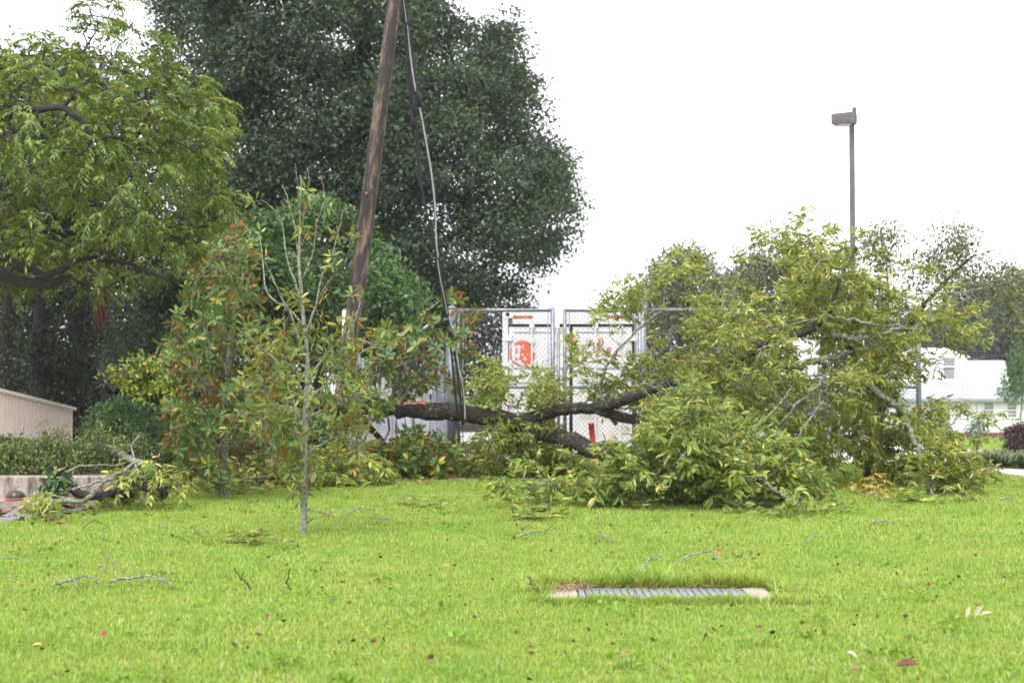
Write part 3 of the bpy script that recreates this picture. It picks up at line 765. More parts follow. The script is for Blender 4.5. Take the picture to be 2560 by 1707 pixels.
# ------------------------------------------------------------------ the white house
HY = 100.0
def HP(px, py, Y=HY): return P(px, py, Y)
hz = float(ground_z(20, 100))
hb = HP(2420, 1090); 
house = thing('white_house', (hb[0], HY, hz), 'white clapboard house with pale metal roofs and red brick footing', 'house')
xl, xr = HP(2230, 1000)[0], HP(2625, 1000)[0]
ez = HP(2420, 996)[2]; fz = HP(2420, 1080)[2]
MB().box((xl, HY, hz - .3), (xr, HY + 6, fz)).build('footing', M['brick'], house)
nbd = 22
wl_ = MB().box((xl + .03, HY + .06, fz), (xr - .03, HY + 6, ez)).build('wing_wall', M['white_siding'], house)
bh = (ez - fz) / nbd; cb = None
for i in range(nbd):
    if cb is None:
        z_ = fz + .001
        ob = MB().add([(xl, HY + .06, z_), (xr, HY + .06, z_), (xr, HY + .015, z_ + .004), (xl, HY + .015, z_ + .004), (xl, HY + .06, z_ + bh), (xr, HY + .06, z_ + bh), (xr, HY + .042, z_ + bh), (xl, HY + .042, z_ + bh)],
                      [(0,1,2,3),(4,7,6,5),(3,2,6,7),(0,3,7,4),(1,5,6,2)]).build('clapboard', M['white_siding'], wl_); cb = ob.data
    else:
        ob = link('clapboard', cb, wl_); ob.location.z = bh * i
for px0, px1, pale in ((2345, 2374, 0), (2398, 2420, 1), (2460, 2483, 0), (2518, 2541, 0)):
    x0, x1 = HP(px0, 1000)[0], HP(px1, 1000)[0]; za, zb = HP(2400, 1043)[2], HP(2400, 1007)[2]
    if px0 == 2345: za = HP(2400, 1078)[2]
    nm = 'window' if px0 != 2345 else 'door'
    w = MB().box((x0, HY - .01, za), (x1, HY + .05, zb)).build(nm, M['pane_pale'] if pale else M['pane'], house)
    fr = MB(); e = .07
    fr.box((x0 - e, HY - .04, za), (x0, HY + .05, zb)).box((x1, HY - .04, za), (x1 + e, HY + .05, zb)).box((x0 - e, HY - .045, zb), (x1 + e, HY + .05, zb + e)).box((x0 - e - .03, HY - .08, za - e), (x1 + e + .03, HY + .05, za))
    fr.build('frame', M['white_siding'], w)
    if nm == 'window':
        zm = (za + zb) / 2
        MB().box((x0, HY - .035, zm - .035), (x1, HY - .012, zm + .035)).build('meeting_rail', M['white_siding'], w)
        for q in (.25, .75): MB().box((x0, HY - .025, za + (zb - za) * q - .018), (x1, HY - .012, za + (zb - za) * q + .018)).build('glazing_bar', M['white_siding'], w)
# low hipped wing roof
rz = HP(2380, 952)[2]; ov = .35
r_ = MB().add([(xl - ov, HY - ov, ez), (xr + ov, HY - ov, ez), (xr + ov, HY + 6, ez), (xl - ov, HY + 6, ez), (xl + 1, HY + 2.6, rz), (HP(2418, 960)[0], HY + 2.6, rz),
               (xl - ov, HY - ov, ez - .16), (xr + ov, HY - ov, ez - .16), (xr + ov, HY + 6, ez - .16), (xl - ov, HY + 6, ez - .16)],
              [(0,1,5,4),(1,2,5),(2,3,4,5),(3,0,4),(0,6,7,1),(1,7,8,2),(2,8,9,3),(3,9,6,0),(6,9,8,7)]).build('wing_roof', M['metal_roof'], house)
MB().box((xl - ov - .02, HY - ov - .1, ez - .20), (xr + ov + .02, HY - ov - .02, ez - .03)).build('gutter', M['metal_roof'], r_)
MB().tube([(xl + 1, HY + 2.6, rz + .02), (HP(2418, 960)[0], HY + 2.6, rz + .02)], .12, 6).build('ridge_cap', M['white_roof'], r_)
# main roof behind, a broad white slope
Y2 = HY + 6.2
a0, a1 = P(2240, 960, Y2)[0], P(2527, 960, Y2)[0]; b1 = P(2512, 902, Y2 + 4)[0]
z0_, z1_ = P(2400, 968, Y2)[2], P(2400, 902, Y2 + 4)[2]
mw = MB().box((a0 + .2, Y2 + .3, hz), (a1 - .2, Y2 + 8, z0_ - .05)).build('main_wall', M['white_siding'], house)
mr_ = MB().add([(a0, Y2, z0_), (a1, Y2, z0_), (b1, Y2 + 4, z1_), (a0 + .4, Y2 + 4, z1_), (a1, Y2 + 8, z0_), (a0, Y2 + 8, z0_)], [(0,1,2,3),(1,4,2),(3,2,4,5),(0,3,5),(0,5,4,1)]).build('main_roof', M['white_roof'], house)
ns = 34
for i in range(1, ns):
    xa = a0 + (a1 - a0) * i / ns; xb = a0 + .4 + (b1 - a0 - .4) * i / ns
    MB().bar((xa, Y2 - .01, z0_ + .03), (xb, Y2 + 4, z1_ + .03), .04, .06).build('roof_seam', M['white_roof'], mr_)
uw0, uw1 = P(2270, 900, Y2 + 2)[0], P(2418, 900, Y2 + 2)[0]
uz = P(2400, 893, Y2 + 2)[2]; up_ = P(2340, 868, Y2 + 2)[2]
ub = MB().add([(uw0, Y2 + 2, z0_), (uw1, Y2 + 2, z0_), (uw1, Y2 + 6, z0_), (uw0, Y2 + 6, z0_), (uw0, Y2 + 2, uz), (uw1, Y2 + 2, uz), (uw1, Y2 + 6, uz), (uw0, Y2 + 6, uz)],
         [(0,1,5,4),(1,2,6,5),(2,3,7,6),(3,0,4,7)]).build('upper_wall', M['white_siding'], house)
um = (uw0 + uw1) / 2
MB().add([(uw0 - .2, Y2 + 1.7, uz), (uw1 + .2, Y2 + 1.7, uz), (uw1 + .2, Y2 + 6.3, uz), (uw0 - .2, Y2 + 6.3, uz), (uw0 + 1, Y2 + 4, up_), (uw1 - 1, Y2 + 4, up_)], [(0,1,5,4),(1,2,5),(2,3,4,5),(3,0,4),(0,3,2,1)]).build('upper_roof', M['white_roof'], house)
cx0, cx1 = P(2363, 920, HY + 3)[0], P(2384, 920, HY + 3)[0]
ch = MB().box((cx0, HY + 2.7, rz - .3), (cx1, HY + 3.4, P(2370, 893, HY + 3)[2])).build('chimney', M['chimney'], house)
MB().box((cx0 - .06, HY + 2.64, P(2370, 918, HY + 3)[2]), (cx1 + .06, HY + 3.46, P(2370, 915.5, HY + 3)[2])).build('flashing', M['white_roof'], ch)
# two service wires between far poles
for (ya, yb, lab, px_) in ((926, 908, 'upper thin service wire crossing in front of the house', 0), (951, 935, 'lower thin service wire crossing in front of the house', 1)):
    a, b = P(2120, ya, 92), P(2760, yb - 6, 92)
    o = MB().tube([a * (1 - t) + b * t + np.array([0, 0, -.5 * 4 * t * (1 - t)]) + np.array([0, 0, .35]) for t in np.linspace(0, 1, 20)], .018, 5).build('service_wire', M['black'])
    tag(o, lab, 'wire', 'wires in front of the house')
for px, lab in ((2120, 'far wire pole hidden behind the fallen crown'), (2760, 'far wire pole beyond the edge of the picture')):
    b = P(px, 1000, 92); z_ = float(ground_z(b[0], 92))
    o = MB().tube([(b[0], 92.12, z_ - .2), (b[0], 92.12, z_ + 2.4), (b[0], 92.12, P(px, 895, 92)[2])], [.12, .11, .09], 8).build('wire_pole', M['pole'])
    tag(o, lab, 'pole', 'far wire poles')
b = P(2470, 1096, 96); z_ = float(ground_z(b[0], 96))
o = MB().tube([(b[0], 96, z_ - .1), (b[0], 96, P(2470, 1045, 96)[2])], .05, 6).build('yard_post', M['lamp']); tag(o, 'thin grey post standing below the house window', 'post')
MB().box((b[0] - .08, 95.93, P(2470, 1047, 96)[2]), (b[0] + .08, 96.07, P(2470, 1043.5, 96)[2])).build('post_cap', M['lamp'], o)
tree('twiggy_shrub', 'grey twiggy shrub against the white house wall', 95, [(2425,1090),(2430,1060),(2440,1040),(2455,1055),(2450,1090)], .4, 30, 14, .3, .12, M['dull'], M['bark_twig'], [(2440, 1092), (2440, 1075)], .04, gap=.1, cat='shrub')

# ------------------------------------------------------------------ planting bed on the right
C = np.array([P(2556, 1098, 27) + rdir(1)[0] * np.array([.42, .42, .34]) * rng.uniform(.5, 1) for _ in range(110)])
bz = float(ground_z(9.7, 27))
t = thing('burgundy_shrub', (P(2556, 1098, 27)[0], 27, bz), 'rounded burgundy shrub at the picture edge', 'shrub')
tw, _ = grow([limb([P(2556, 1140, 27) * np.array([1, 1, 0]) + np.array([0, 0, bz]), P(2556, 1110, 27)], .03, .02)], C, .004); tw.build('branches', M['bark_dark'], t)['kind'] = 'stuff'
bake('crown', T_KITE, *ball_leaves(C, 45, .12, .05, .6), M['burgundy'], t)
blades = []
for i, (px, py, lab) in enumerate(((2440, 1166, 'first grassy clump at the near end of the mulch bed'), (2462, 1160, 'grassy clump second from the path end of the bed'), (2484, 1168, 'grassy clump third along the mulch bed'),
        (2503, 1160, 'grassy clump behind the fourth in the bed'), (2522, 1169, 'full grassy clump below the burgundy shrub'), (2545, 1163, 'grassy clump at the picture edge, rear row'), (2556, 1173, 'grassy clump at the picture edge, front row'), (2600, 1174, 'grassy clump past the picture edge in the bed'))):
    b = G(px, py); n = 110
    t = thing('liriope_clump', (b[0], b[1], .02), lab, 'grass clump', 'arching grass clumps in the mulch bed')
    mb = MB()
    for q in range(n):
        a = rng.uniform(0, 6.283); ln = rng.uniform(.22, .42); w = .009; dv_ = np.array([math.cos(a), math.sin(a), 0]); sd = np.array([-dv_[1], dv_[0], 0]) * w
        p0 = b + np.array([rng.normal(0, .05), rng.normal(0, .05), .01]); p1 = p0 + dv_ * ln * .35 + np.array([0, 0, ln * .62]); p2 = p0 + dv_ * ln * .85 + np.array([0, 0, ln * rng.uniform(.3, .6)])
        mb.add([p0 - sd, p0 + sd, p1 + sd, p1 - sd, p2 + sd * .2, p2 - sd * .2], [(0,1,2,3),(3,2,4,5)])
    mb.build('blades', M['blade'], t)
b = G(2424, 1166); t = MB()
pts = []
for i in range(26):
    pts.append(b + np.array([rng.normal(0, .11), rng.normal(0, .05), abs(rng.normal(.08, .05)) + .02]))
import bmesh
bm = bmesh.new()
for p in pts: bm.verts.new(p)
bmesh.ops.convex_hull(bm, input=bm.verts)
me = bpy.data.meshes.new('litter_bag'); bm.to_mesh(me); bm.free()
tag(link('litter_bag', me, None, M['bag']), 'crumpled white plastic at the path corner of the bed', 'litter')

# ------------------------------------------------------------------ lamp post
lb = P(2136, 1130, 32); lz = float(ground_z(lb[0], 32))
lamp = thing('lamp_post', (lb[0], 32, lz), 'tall brown car park lamp post with box-shaped head', 'lamp post')
ltop = P(2130, 302, 32)[2]
MB().box((lb[0] - .052, 31.948, lz), (lb[0] + .052, 32.052, ltop + .12)).build('pole', M['lamp'], lamp)
MB().tube([(lb[0], 32, lz), (lb[0], 32, lz + .5)], .3, 14).build('concrete_base', M['pale_concrete'], lamp)
rot = Matrix.Translation((lb[0], 32, ltop)) @ Matrix.Rotation(R(-32), 4, 'Z')
hd = MB(); 
vs = []
for (hx, hy, z) in ((.23, .16, -.10), (.245, .17, -.03), (.245, .17, .13), (.22, .15, .15)):
    vs += [rot @ Vector((sx * hx - .13, sy * hy - .13, z)) for sx, sy in ((-1,-1),(1,-1),(1,1),(-1,1))]
fs = [(3,2,1,0),(12,13,14,15)] + [(4*r + k, 4*r + (k+1)%4, 4*r + 4 + (k+1)%4, 4*r + 4 + k) for r in range(3) for k in range(4)]
hd.add(vs, fs); hobj = hd.build('lamp_head', M['lamp'], lamp)
ln_ = MB(); 
bowl = []
for r_, z in ((.18, -.101), (.15, -.125), (.08, -.14)):
    bowl += [rot @ Vector((math.cos(q * math.pi / 6) * r_ - .13, math.sin(q * math.pi / 6) * r_ * .72 - .13, z)) for q in range(12)]
ln_.add(bowl, [(12*r + (k+1)%12, 12*r + k, 12*r + 12 + k, 12*r + 12 + (k+1)%12) for r in range(2) for k in range(12)] + [tuple(range(35, 23, -1))]).build('lens_bowl', M['lens'], hobj)
MB().box((-.03, -.03, .0), (.05, .06, .3), Matrix.Translation((lb[0] + .03, 31.9, ltop - .02))).build('bracket', M['lamp'], lamp)

# ------------------------------------------------------------------ shipping container
CY = 25.3
def CX(px): return P(px, 900, CY)[0]
def CZ(py): return P(1430, py, CY)[2]
cx0, cx1, cz0, cz1 = CX(1256), CX(1606), .13, CZ(777)
cont = thing('shipping_container', ((cx0 + cx1) / 2, CY, cz0), 'white shipping container with orange round emblem behind the gate', 'container')
# corrugated shell
mb = MB()
L_ = 6.05
sh = MB().box((cx0 + .06, CY + .12, cz0 + .12), (cx1 - .06, CY + L_ - .1, cz1 - .03)).build('shell', M['cont'], cont)
for side, xx in ((-1, cx0 + .03), (1, cx1 - .03)):
    mb = MB(); n = 20
    for i in range(n):
        y_ = CY + .3 + i * (L_ - .6) / n
        mb.add([(xx - side * .03, y_, cz0 + .16), (xx, y_ + .04, cz0 + .16), (xx, y_ + .15, cz0 + .16), (xx - side * .03, y_ + .19, cz0 + .16), (xx - side * .03, y_, cz1 - .12), (xx, y_ + .04, cz1 - .12), (xx, y_ + .15, cz1 - .12), (xx - side * .03, y_ + .19, cz1 - .12)], [(0,1,5,4),(1,2,6,5),(2,3,7,6)])
    mb.build('corrugated_side', M['cont'], cont)
for nm, a, b_ in (('corner_post', (cx0, CY - .02, cz0), (cx0 + .10, CY + .14, cz1)), ('corner_post', (cx1 - .10, CY - .02, cz0), (cx1, CY + .14, cz1))):
    MB().box((a[0], a[1], a[2] + .12), (b_[0], b_[1], b_[2] - .13)).build(nm, M['cont'], cont)
MB().box((cx0 + .181, CY - .015, CZ(810)), (cx1 - .181, CY + .14, cz1)).build('header', M['cont'], cont)
MB().box((cx0 + .181, CY - .015, cz0), (cx1 - .181, CY + .14, cz0 + .14)).build('door_sill', M['cont_rust'], cont)
for xx in (cx0, cx1 - .18):
    for zz in (cz0, cz1 - .13):
        cc = MB().box((xx, CY - .03, zz), (xx + .18, CY + .16, zz + .13)).build('corner_casting', M['cont_rust'], cont)
        MB().tube([(xx + .09, CY - .034, zz + .065), (xx + .09, CY - .026, zz + .065)], .038, 12).build('casting_hole', M['gasket'], cc)
for pa, pb in ((1283, 1332), (1516, 1560)):
    MB().box((CX(pa) if CX(pa) > cx0 + .19 else cx0 + .19, CY - .0185, CZ(797)), (CX(pb), CY - .015, CZ(789))).build('rust_streak', M['rust'], cont)
# doors
for d0, d1, nm in ((1272, 1423, 'l'), (1432, 1580, 'r')):
    x0, x1 = CX(d0), CX(d1); z0, z1 = cz0 + .16, CZ(817)
    dr_ = MB().box((x0, CY + .02, z0), (x1, CY + .06, z1)).build('door', M['cont'], cont)
    MB().box((x0 - .045, CY + .05, z0 - .03), (x1 + .045, CY + .075, z1 + .05)).build('gasket', M['gasket'], dr_)
    zs = [z0 + .05, z0 + (z1 - z0) * .27, z0 + (z1 - z0) * .52, CZ(925), CZ(835), z1 - .04]
    for i in range(5):
        mbp = MB(); za, zb = zs[i] + .04, zs[i + 1] - .04; xa, xb = x0 + .09, x1 - .09; y0_, y1_ = CY + .019, CY + .045
        # raised rim pieces leave a recessed panel
        mbp.box((xa, CY - .002, za), (xb, CY + .0195, zb))
        mbp.build('door_panel', M['cont'], dr_)
    for lx in (x0 + (x1 - x0) * .38, x0 + (x1 - x0) * .80):
        lr_ = MB().tube([(lx, CY - .04, z0 - .06), (lx, CY - .04, CZ(800))], .018, 8).build('locking_bar', M['cont'], dr_)
        for zz in (z0 + .1, z0 + 1.0, z1 - .25, z1 + .02):
            MB().box((lx - .045, CY - .055, zz - .04), (lx + .045, CY - .003, zz + .04)).build('bar_guide', M['cont'], lr_)
        MB().box((lx - .30, CY - .075, z0 + .62), (lx + .02, CY - .06, z0 + .66)).build('handle', M['cont'], lr_)
    hx = x0 - .02 if nm == 'l' else x1 + .02
    for zz in (z0 + .15, z0 + .8, z0 + 1.45, z1 - .2):
        MB().box((hx - .07, CY - .035, zz - .05), (hx + .07, CY + .019, zz + .05)).build('hinge', M['cont_rust'], dr_)
# emblem: worn orange disc broken by white figures
ec = np.array([CX(1306.5), CY - .006, CZ(883.5)]); er = .225
SC = er / 400.0                                  # emblem drawn on an 800-unit disc
def emb(pts, dy): return [(ec[0] + (x - 870) * SC, ec[1] - dy, ec[2] - (y - 830) * SC) for x, y in pts]
disc = [(870 + 400 * math.cos(q * math.pi / 24), 830 + 412 * math.sin(q * math.pi / 24)) for q in range(48)]
em = MB(); em.add(emb(disc, 0) + emb(disc, .003), [tuple(range(95, 47, -1))] + [(i, (i + 1) % 48, 48 + (i + 1) % 48, 48 + i) for i in range(48)])
emo = em.build('emblem', M['orange_paint'], cont)
for fig in ([(570,530),(640,580),(640,1010),(700,1050),(600,1080),(560,1060),(540,960),(515,820),(540,700),(525,640)], [(660,590),(720,560),(800,590),(800,760),(720,820),(700,740),(735,700),(700,620),(690,700),(660,720)],
            [(650,870),(760,800),(800,830),(770,980),(720,1000),(660,940)], [(640,1010),(800,1040),(840,1110),(940,1190),(930,1235),(780,1180),(620,1080)], [(940,920),(1020,1050),(890,1030)],
            [(1280,560),(1200,590),(1160,690),(1200,720),(1160,780),(1270,820),(1285,700)], [(860,580),(910,560),(900,620),(830,650),(820,620)], [(870,670),(910,660),(930,690),(880,700)],
            [(1000,840),(1030,840),(1030,865),(1000,865)], [(1080,850),(1115,850),(1112,875),(1085,872)], [(1160,855),(1200,855),(1190,880),(1165,875)], [(840,850),(900,840),(880,920),(850,900)]):
    k_ = len(fig)
    MB().add(emb(fig, .0055), [tuple(range(k_))]).build('emblem_figure', M['cont'], emo)
def lettering(name, body, x, z, h, parent, mat, y, sx=.7):
    cu = bpy.data.curves.new(name, 'FONT'); cu.body = body; cu.size = h / .7; cu.extrude = .0015; cu.offset = .006
    tmp = bpy.data.objects.new(name, cu); COL.objects.link(tmp)
    dg = bpy.context.evaluated_depsgraph_get(); dg.update()
    me = bpy.data.meshes.new_from_object(tmp.evaluated_get(dg)); bpy.data.objects.remove(tmp)
    o = link(name, me, parent, mat); me.materials.clear(); me.materials.append(mat)
    o0 = ORG[parent]
    o.rotation_euler = (R(90), 0, 0); o.scale = (sx, 1, 1); o.location = (x - o0[0], y - o0[1], z - o0[2])
    return o
lettering('lettering', 'UGMU', CX(1466), CZ(864), .115, cont, M['red_paint'], CY - .006, .62)
lettering('lettering', 'W', CX(1494), CZ(882), .09, cont, M['red_paint'], CY - .006, .6)
lettering('lettering', '40', CX(1515), CZ(882), .10, cont, M['red_paint'], CY - .006, .62)

# other things glimpsed behind the fence
tb = thing('box_trailer', (P(2040, 850, 34)[0], 34, float(ground_z(7.2, 34))), 'white box trailer glimpsed through the branches behind the fence', 'trailer')
x0, x1 = P(1997, 850, 34)[0], P(2160, 850, 34)[0]; z0 = .35 + float(ground_z(7.2, 34)); z1 = P(2040, 832, 34)[2]
prof = [(x0, z0), (x1, z0), (x1, z1), (x0 + .5, z1), (x0 + .12, z1 - .25), (x0, z1 - .7)]
k_ = len(prof); MB().add([(x, 34, z) for x, z in prof] + [(x, 37.5, z) for x, z in prof], [tuple(range(k_)), tuple(range(2*k_-1, k_-1, -1))] + [(i, i + k_, (i+1)%k_ + k_, (i+1)%k_) for i in range(k_)]).build('box', M['cont'], tb)
for i in range(5): MB().box((x0 + .15 + i * (x1 - x0 - .4) / 4, 33.97, z0 + .1), (x0 + .2 + i * (x1 - x0 - .4) / 4, 33.999, z1 - .8)).build('side_rib', M['steel'], tb)
for xx in (x0 + .5, x1 - .5): 
    w_ = MB().tube([(xx, 33.98, z0 - .02), (xx, 34.2, z0 - .02)], .33, 16).build('wheel', M['black'], tb); MB().tube([(xx, 33.965, z0 - .02), (xx, 33.979, z0 - .02)], .17, 12).build('rim', M['steel'], w_)
sb = thing('blue_skip', (P(2045, 1000, 29)[0], 29, 0), 'pale blue metal skip half hidden behind the leaves', 'skip')
x0, x1 = P(1990, 1000, 29)[0], P(2085, 1000, 29)[0]; gz = float(ground_z(6.4, 29)); z0, z1 = gz + .02, P(2040, 985, 29)[2]
MB().add([(x0 + .12, 29, z0), (x1 - .12, 29, z0), (x1, 28.95, z1), (x0, 28.95, z1), (x0 + .12, 30.4, z0), (x1 - .12, 30.4, z0), (x1, 30.5, z1), (x0, 30.5, z1)], [(0,1,2,3),(5,4,7,6),(4,0,3,7),(1,5,6,2),(0,4,5,1)]).build('body', M['blue'], sb)
MB().bar((x0 - .03, 28.93, z1), (x1 + .03, 28.93, z1), .09, .09).build('rim', M['blue'], sb)
for q in (.3, .7): MB().bar((x0 + .1 + (x1 - x0 - .2) * q, 28.98, z0), (x0 + (x1 - x0) * q, 28.92, z1), .06, .06, (0, 1, 0)).build('rib', M['blue'], sb)
ac = thing('grey_cabinet', (P(1648, 1100, 24.9)[0], 25.2, 0), 'grey electrical cabinet at the container corner behind the fence', 'cabinet')
x0, x1 = P(1622, 1100, 25)[0], P(1672, 1100, 25)[0]
MB().box((x0, 25, .1), (x1, 25.35, .85)).build('body', M['slat'], ac)
MB().box((x0 + .02, 24.985, .14), (x1 - .02, 24.999, .81)).build('door', M['slat'], ac)
MB().box((x0 - .03, 24.96, .85), (x1 + .03, 25.4, .89)).build('lid', M['slat'], ac)
MB().box((x0 + .04, 24.97, .45), (x0 + .06, 24.984, .56)).build('latch', M['gasket'], ac)
for px, py0, Y, lean, lab in ((1481, 1056, 24.3, 8, 'orange traffic tube in front of the container, seen under the limb'), (1376, 1050, 24.0, -2, 'orange traffic tube by the gate meeting posts')):
    b = P(px + lean * .8, 1150, Y); b[2] = .012
    t = thing('traffic_tube', tuple(b), lab, 'traffic marker', 'orange traffic tubes behind the gate')
    top = P(px - lean * .4, py0, Y)
    o = MB().tube([b + (top - b) * q for q in (.06, .5, .955, .956, 1)], [.052, .052, .052, .058, .056], 14).build('tube', M['orange_tube'], t, True)
    MB().tube([b + (top - b) * .40, b + (top - b) * .52], .0535, 14).build('reflective_band', M['band'], o)
    MB().tube([b, b + np.array([0, 0, .05])], [.2, .17], 12).build('rubber_base', M['black'], t)
print('part A done')

# ------------------------------------------------------------------ chain-link fence and gates
FY = 22.8
def FX(px, Y=FY): return P(px, 900, Y)[0]
def FZ(py, Y=FY): return P(1280, py, Y)[2]
def mesh_part(x0, x1, z0, z1, Y, parent, s=.056, r=.0026, skip=None):
    """woven wire: every diagonal a thin real wire, the two directions passing each other"""
    mb = MB(); h = z1 - z0; w = x1 - x0; n = int((w + h) / (s * 1.414)) + 1; st_ = s * 1.414
    for sg in (1, -1):
        for i in range(n + 1):
            c = i * st_
            # line x - x0 = c - t, z - z0 = t
            t0, t1 = max(0, c - w), min(h, c)
            if t1 - t0 < .01: continue
            a = np.array([c - t0, t0]); b_ = np.array([c - t1, t1])
            if sg < 0: a[0], b_[0] = w - a[0], w - b_[0]
            mb.tube([(x0 + a[0], Y + sg * .0025, z0 + a[1]), (x0 + b_[0], Y + sg * .0025, z0 + b_[1])], r, 3, cap=False)
    o = mb.build('wire_mesh', M['wire'], parent); o['kind'] = 'stuff'
    return o
def pipe(a, b, r, name, parent, n=10, mat=None): return MB().tube([a, b], r, n).build(name, mat or M['steel'], parent, True)
gp_ = thing('gate_post', (FX(1129), FY, 0), 'thick galvanised gate post left of the gate, cables hanging before it', 'post')
pipe((FX(1129), FY, -.05), (FX(1129), FY, FZ(772)), .07, 'post', gp_, 14)
MB().tube([(FX(1129), FY, FZ(772)), (FX(1129), FY, FZ(768)), (FX(1129), FY, FZ(765))], [.076, .07, .03], 14).build('post_cap', M['steel'], gp_, True)
for py in (800, 965, 1130): MB().tube([(FX(1129), FY, FZ(py) - .03), (FX(1129), FY, FZ(py) + .03)], .077, 14).build('hinge_band', M['steel'], gp_)
zt, zm, zb = FZ(771), FZ(968), .10
def gate(label, xa, xb, mid_mat=None):
    g = thing('gate_leaf', ((xa + xb) / 2, FY, .05), label, 'gate', 'chain-link gate leaves')
    pipe((xa, FY, zb), (xa, FY, zt), .03, 'upright', g); pipe((xb, FY, zb), (xb, FY, zt + .02), .036, 'upright', g)
    pipe((xa, FY, zt - .03), (xb, FY, zt - .03), .028, 'top_rail', g); pipe((xa, FY, zm), (xb, FY, zm), .022, 'mid_rail', g); pipe((xa, FY, zb + .03), (xb, FY, zb + .03), .026, 'bottom_rail', g)
    for xx in (xa + .075, xb - .075): pipe((xx, FY - .03, zb + .06), (xx, FY - .03, zt - .05), .008, 'tension_bar', g, 6)
    mesh_part(xa + .03, xb - .03, zb + .05, zt - .02, FY - .034, g)
    return g
gl = gate('left gate leaf of wire mesh in front of the emblem', FX(1146), FX(1382))
gr_ = gate('middle gate leaf of wire mesh in front of the container lettering', FX(1412), FX(1600))
pipe((FX(1396), FY - .02, .02), (FX(1396), FY - .02, FZ(832)), .026, 'drop_rod', gl)
o = MB().box((FX(1424), FY - .09, FZ(846)), (FX(1438), FY - .035, FZ(836))).build('latch', M['rust'], gr_)
# fence run to the right, mostly behind the fallen crown
fr = thing('chain_link_fence', (FX(1900), FY, 0), 'chain-link fence run behind the fallen crown with taller end post', 'fence')
for px, top in ((1608, 722), (1830, 771), (2060, 771), (2296, 771)):
    xx = FX(px); z_ = float(ground_z(xx, FY))
    p_ = pipe((xx, FY, z_ - .05), (xx, FY, FZ(top)), .045 if px > 1700 else .052, 'post', fr, 10)
    if px < 1700:
        MB().tube([(xx + .06 * math.cos(q), FY, FZ(722) + .07 + .06 * math.sin(q)) for q in np.linspace(0, 6.283, 14)], .012, 6).build('wire_loop', M['gasket'], p_)
    else: MB().tube([(xx, FY, FZ(771)), (xx, FY, FZ(766))], [.052, .02], 10).build('post_cap', M['steel'], p_)
pipe((FX(1608), FY, FZ(774)), (FX(2296), FY, FZ(774)), .024, 'top_rail', fr); pipe((FX(1608), FY, zm), (FX(2296), FY, zm), .022, 'mid_rail', fr)
mesh_part(FX(1612), FX(2292), .06, FZ(775), FY - .03, fr)
# collapsed slatted run to the left
fl = thing('crushed_fence', (FX(950), FY, 0), 'crushed fence panel with grey slats beneath the fallen trunk', 'fence')
MB().tube([(FX(857), FY + .3, -.05), (FX(857), FY + .3, FZ(776)), (FX(857), FY + .3, FZ(772))], [.05, .05, .035], 12).build('post', M['band'], fl, True)
nsl = 34; sm_ = None
for i in range(nsl):
    q = i / (nsl - 1); px = 862 + 262 * q
    topy = 850 + 40 * math.sin(q * 3) + 60 * q * (1 - q) * 4 + (60 if .45 < q < .8 else 0)
    b = np.array([FX(px), FY + .32 - .2 * q, .06]); tp = np.array([FX(px + rng.uniform(-8, 8)), FY + .25 + .35 * math.sin(q * 3.1), FZ(topy) + rng.uniform(-.05, .05)])
    MB().bar(b, tp, .062, .008, (0, 1, 0)).build('slat', M['slat'], fl)
MB().tube(spline([(FX(857), FY + .3, FZ(838)), (FX(930), FY + .5, FZ(862)), (FX(1000), FY + .45, FZ(905)), (FX(1060), FY + .3, FZ(960)), (FX(1125), FY, FZ(985))], 4), .022, 8).build('bent_rail', M['steel'], fl, True)
MB().tube([P(1012, 858, 22.2), P(1083, 805, 22.0)], .028, 10).build('snapped_rail', M['steel'], fl, True)
mesh_part(FX(1010), FX(1120), 1.35, FZ(840), FY + .05, fl, s=.06)

# ------------------------------------------------------------------ leaning utility pole and its cables
PY_ = 21.9
pb, pt = P(827, 1190, PY_), P(1011, -190, PY_); pb[2] = -.3
up_ = thing('utility_pole', (P(827, 1190, PY_)[0], PY_, 0), 'weathered brown wooden utility pole leaning over the lawn', 'utility pole')
ps = [pb + (pt - pb) * q for q in np.linspace(0, 1, 26)]
# build the shaft upright in its own space so that the grain runs along it
ax = Vector(pt - pb).normalized(); ln_p = np.linalg.norm(pt - pb)
mb = MB().tube([(0, 0, q * ln_p) for q in np.linspace(0, 1, 30)], [.145 - .045 * q for q in np.linspace(0, 1, 30)], 18, rough=.012)
me = bpy.data.meshes.new('shaft'); me.from_pydata(mb.v, [], mb.f); me.polygons.foreach_set('use_smooth', [True] * len(me.polygons))
so = link('shaft', me, up_, M['pole']); so.location = Vector(pb) - up_.location; so.rotation_euler = ax.to_track_quat('Z', 'Y').to_euler()
for q in (.18, .34, .52):
    c = pb + (pt - pb) * q; MB().tube([c + np.array([-.03, -.13, .02]), c + np.array([-.03, -.155, .02])], .018, 6).build('bolt', M['rust'], up_)
top = np.array(pt)
def cable(lab, px, r, mat, sleeves=()):
    n = len(px); pts = []
    for x, y in px:
        q = np.clip((y + 190) / 1230.0, 0, 1); pts.append(P(x, y, 21.75 - 1.5 * q))
    s = spline(pts, 6)
    o = MB().tube(s, r, 7).build('utility_cable', mat, None, True); tag(o, lab, 'cable', 'cables hanging from the leaning pole')
    for y in sleeves:
        k_ = int(np.argmin([abs(p[2] - P(1040, y, 21.3)[2]) for p in s])); a, b = s[k_], s[k_ + 1]; d = unit(b - a) * .16
        MB().tube([a - d, a - d * .9, a + d * .9, a + d], [.012, .034, .034, .012], 8).build('splice_sleeve', M['black'], o, True)
    return o
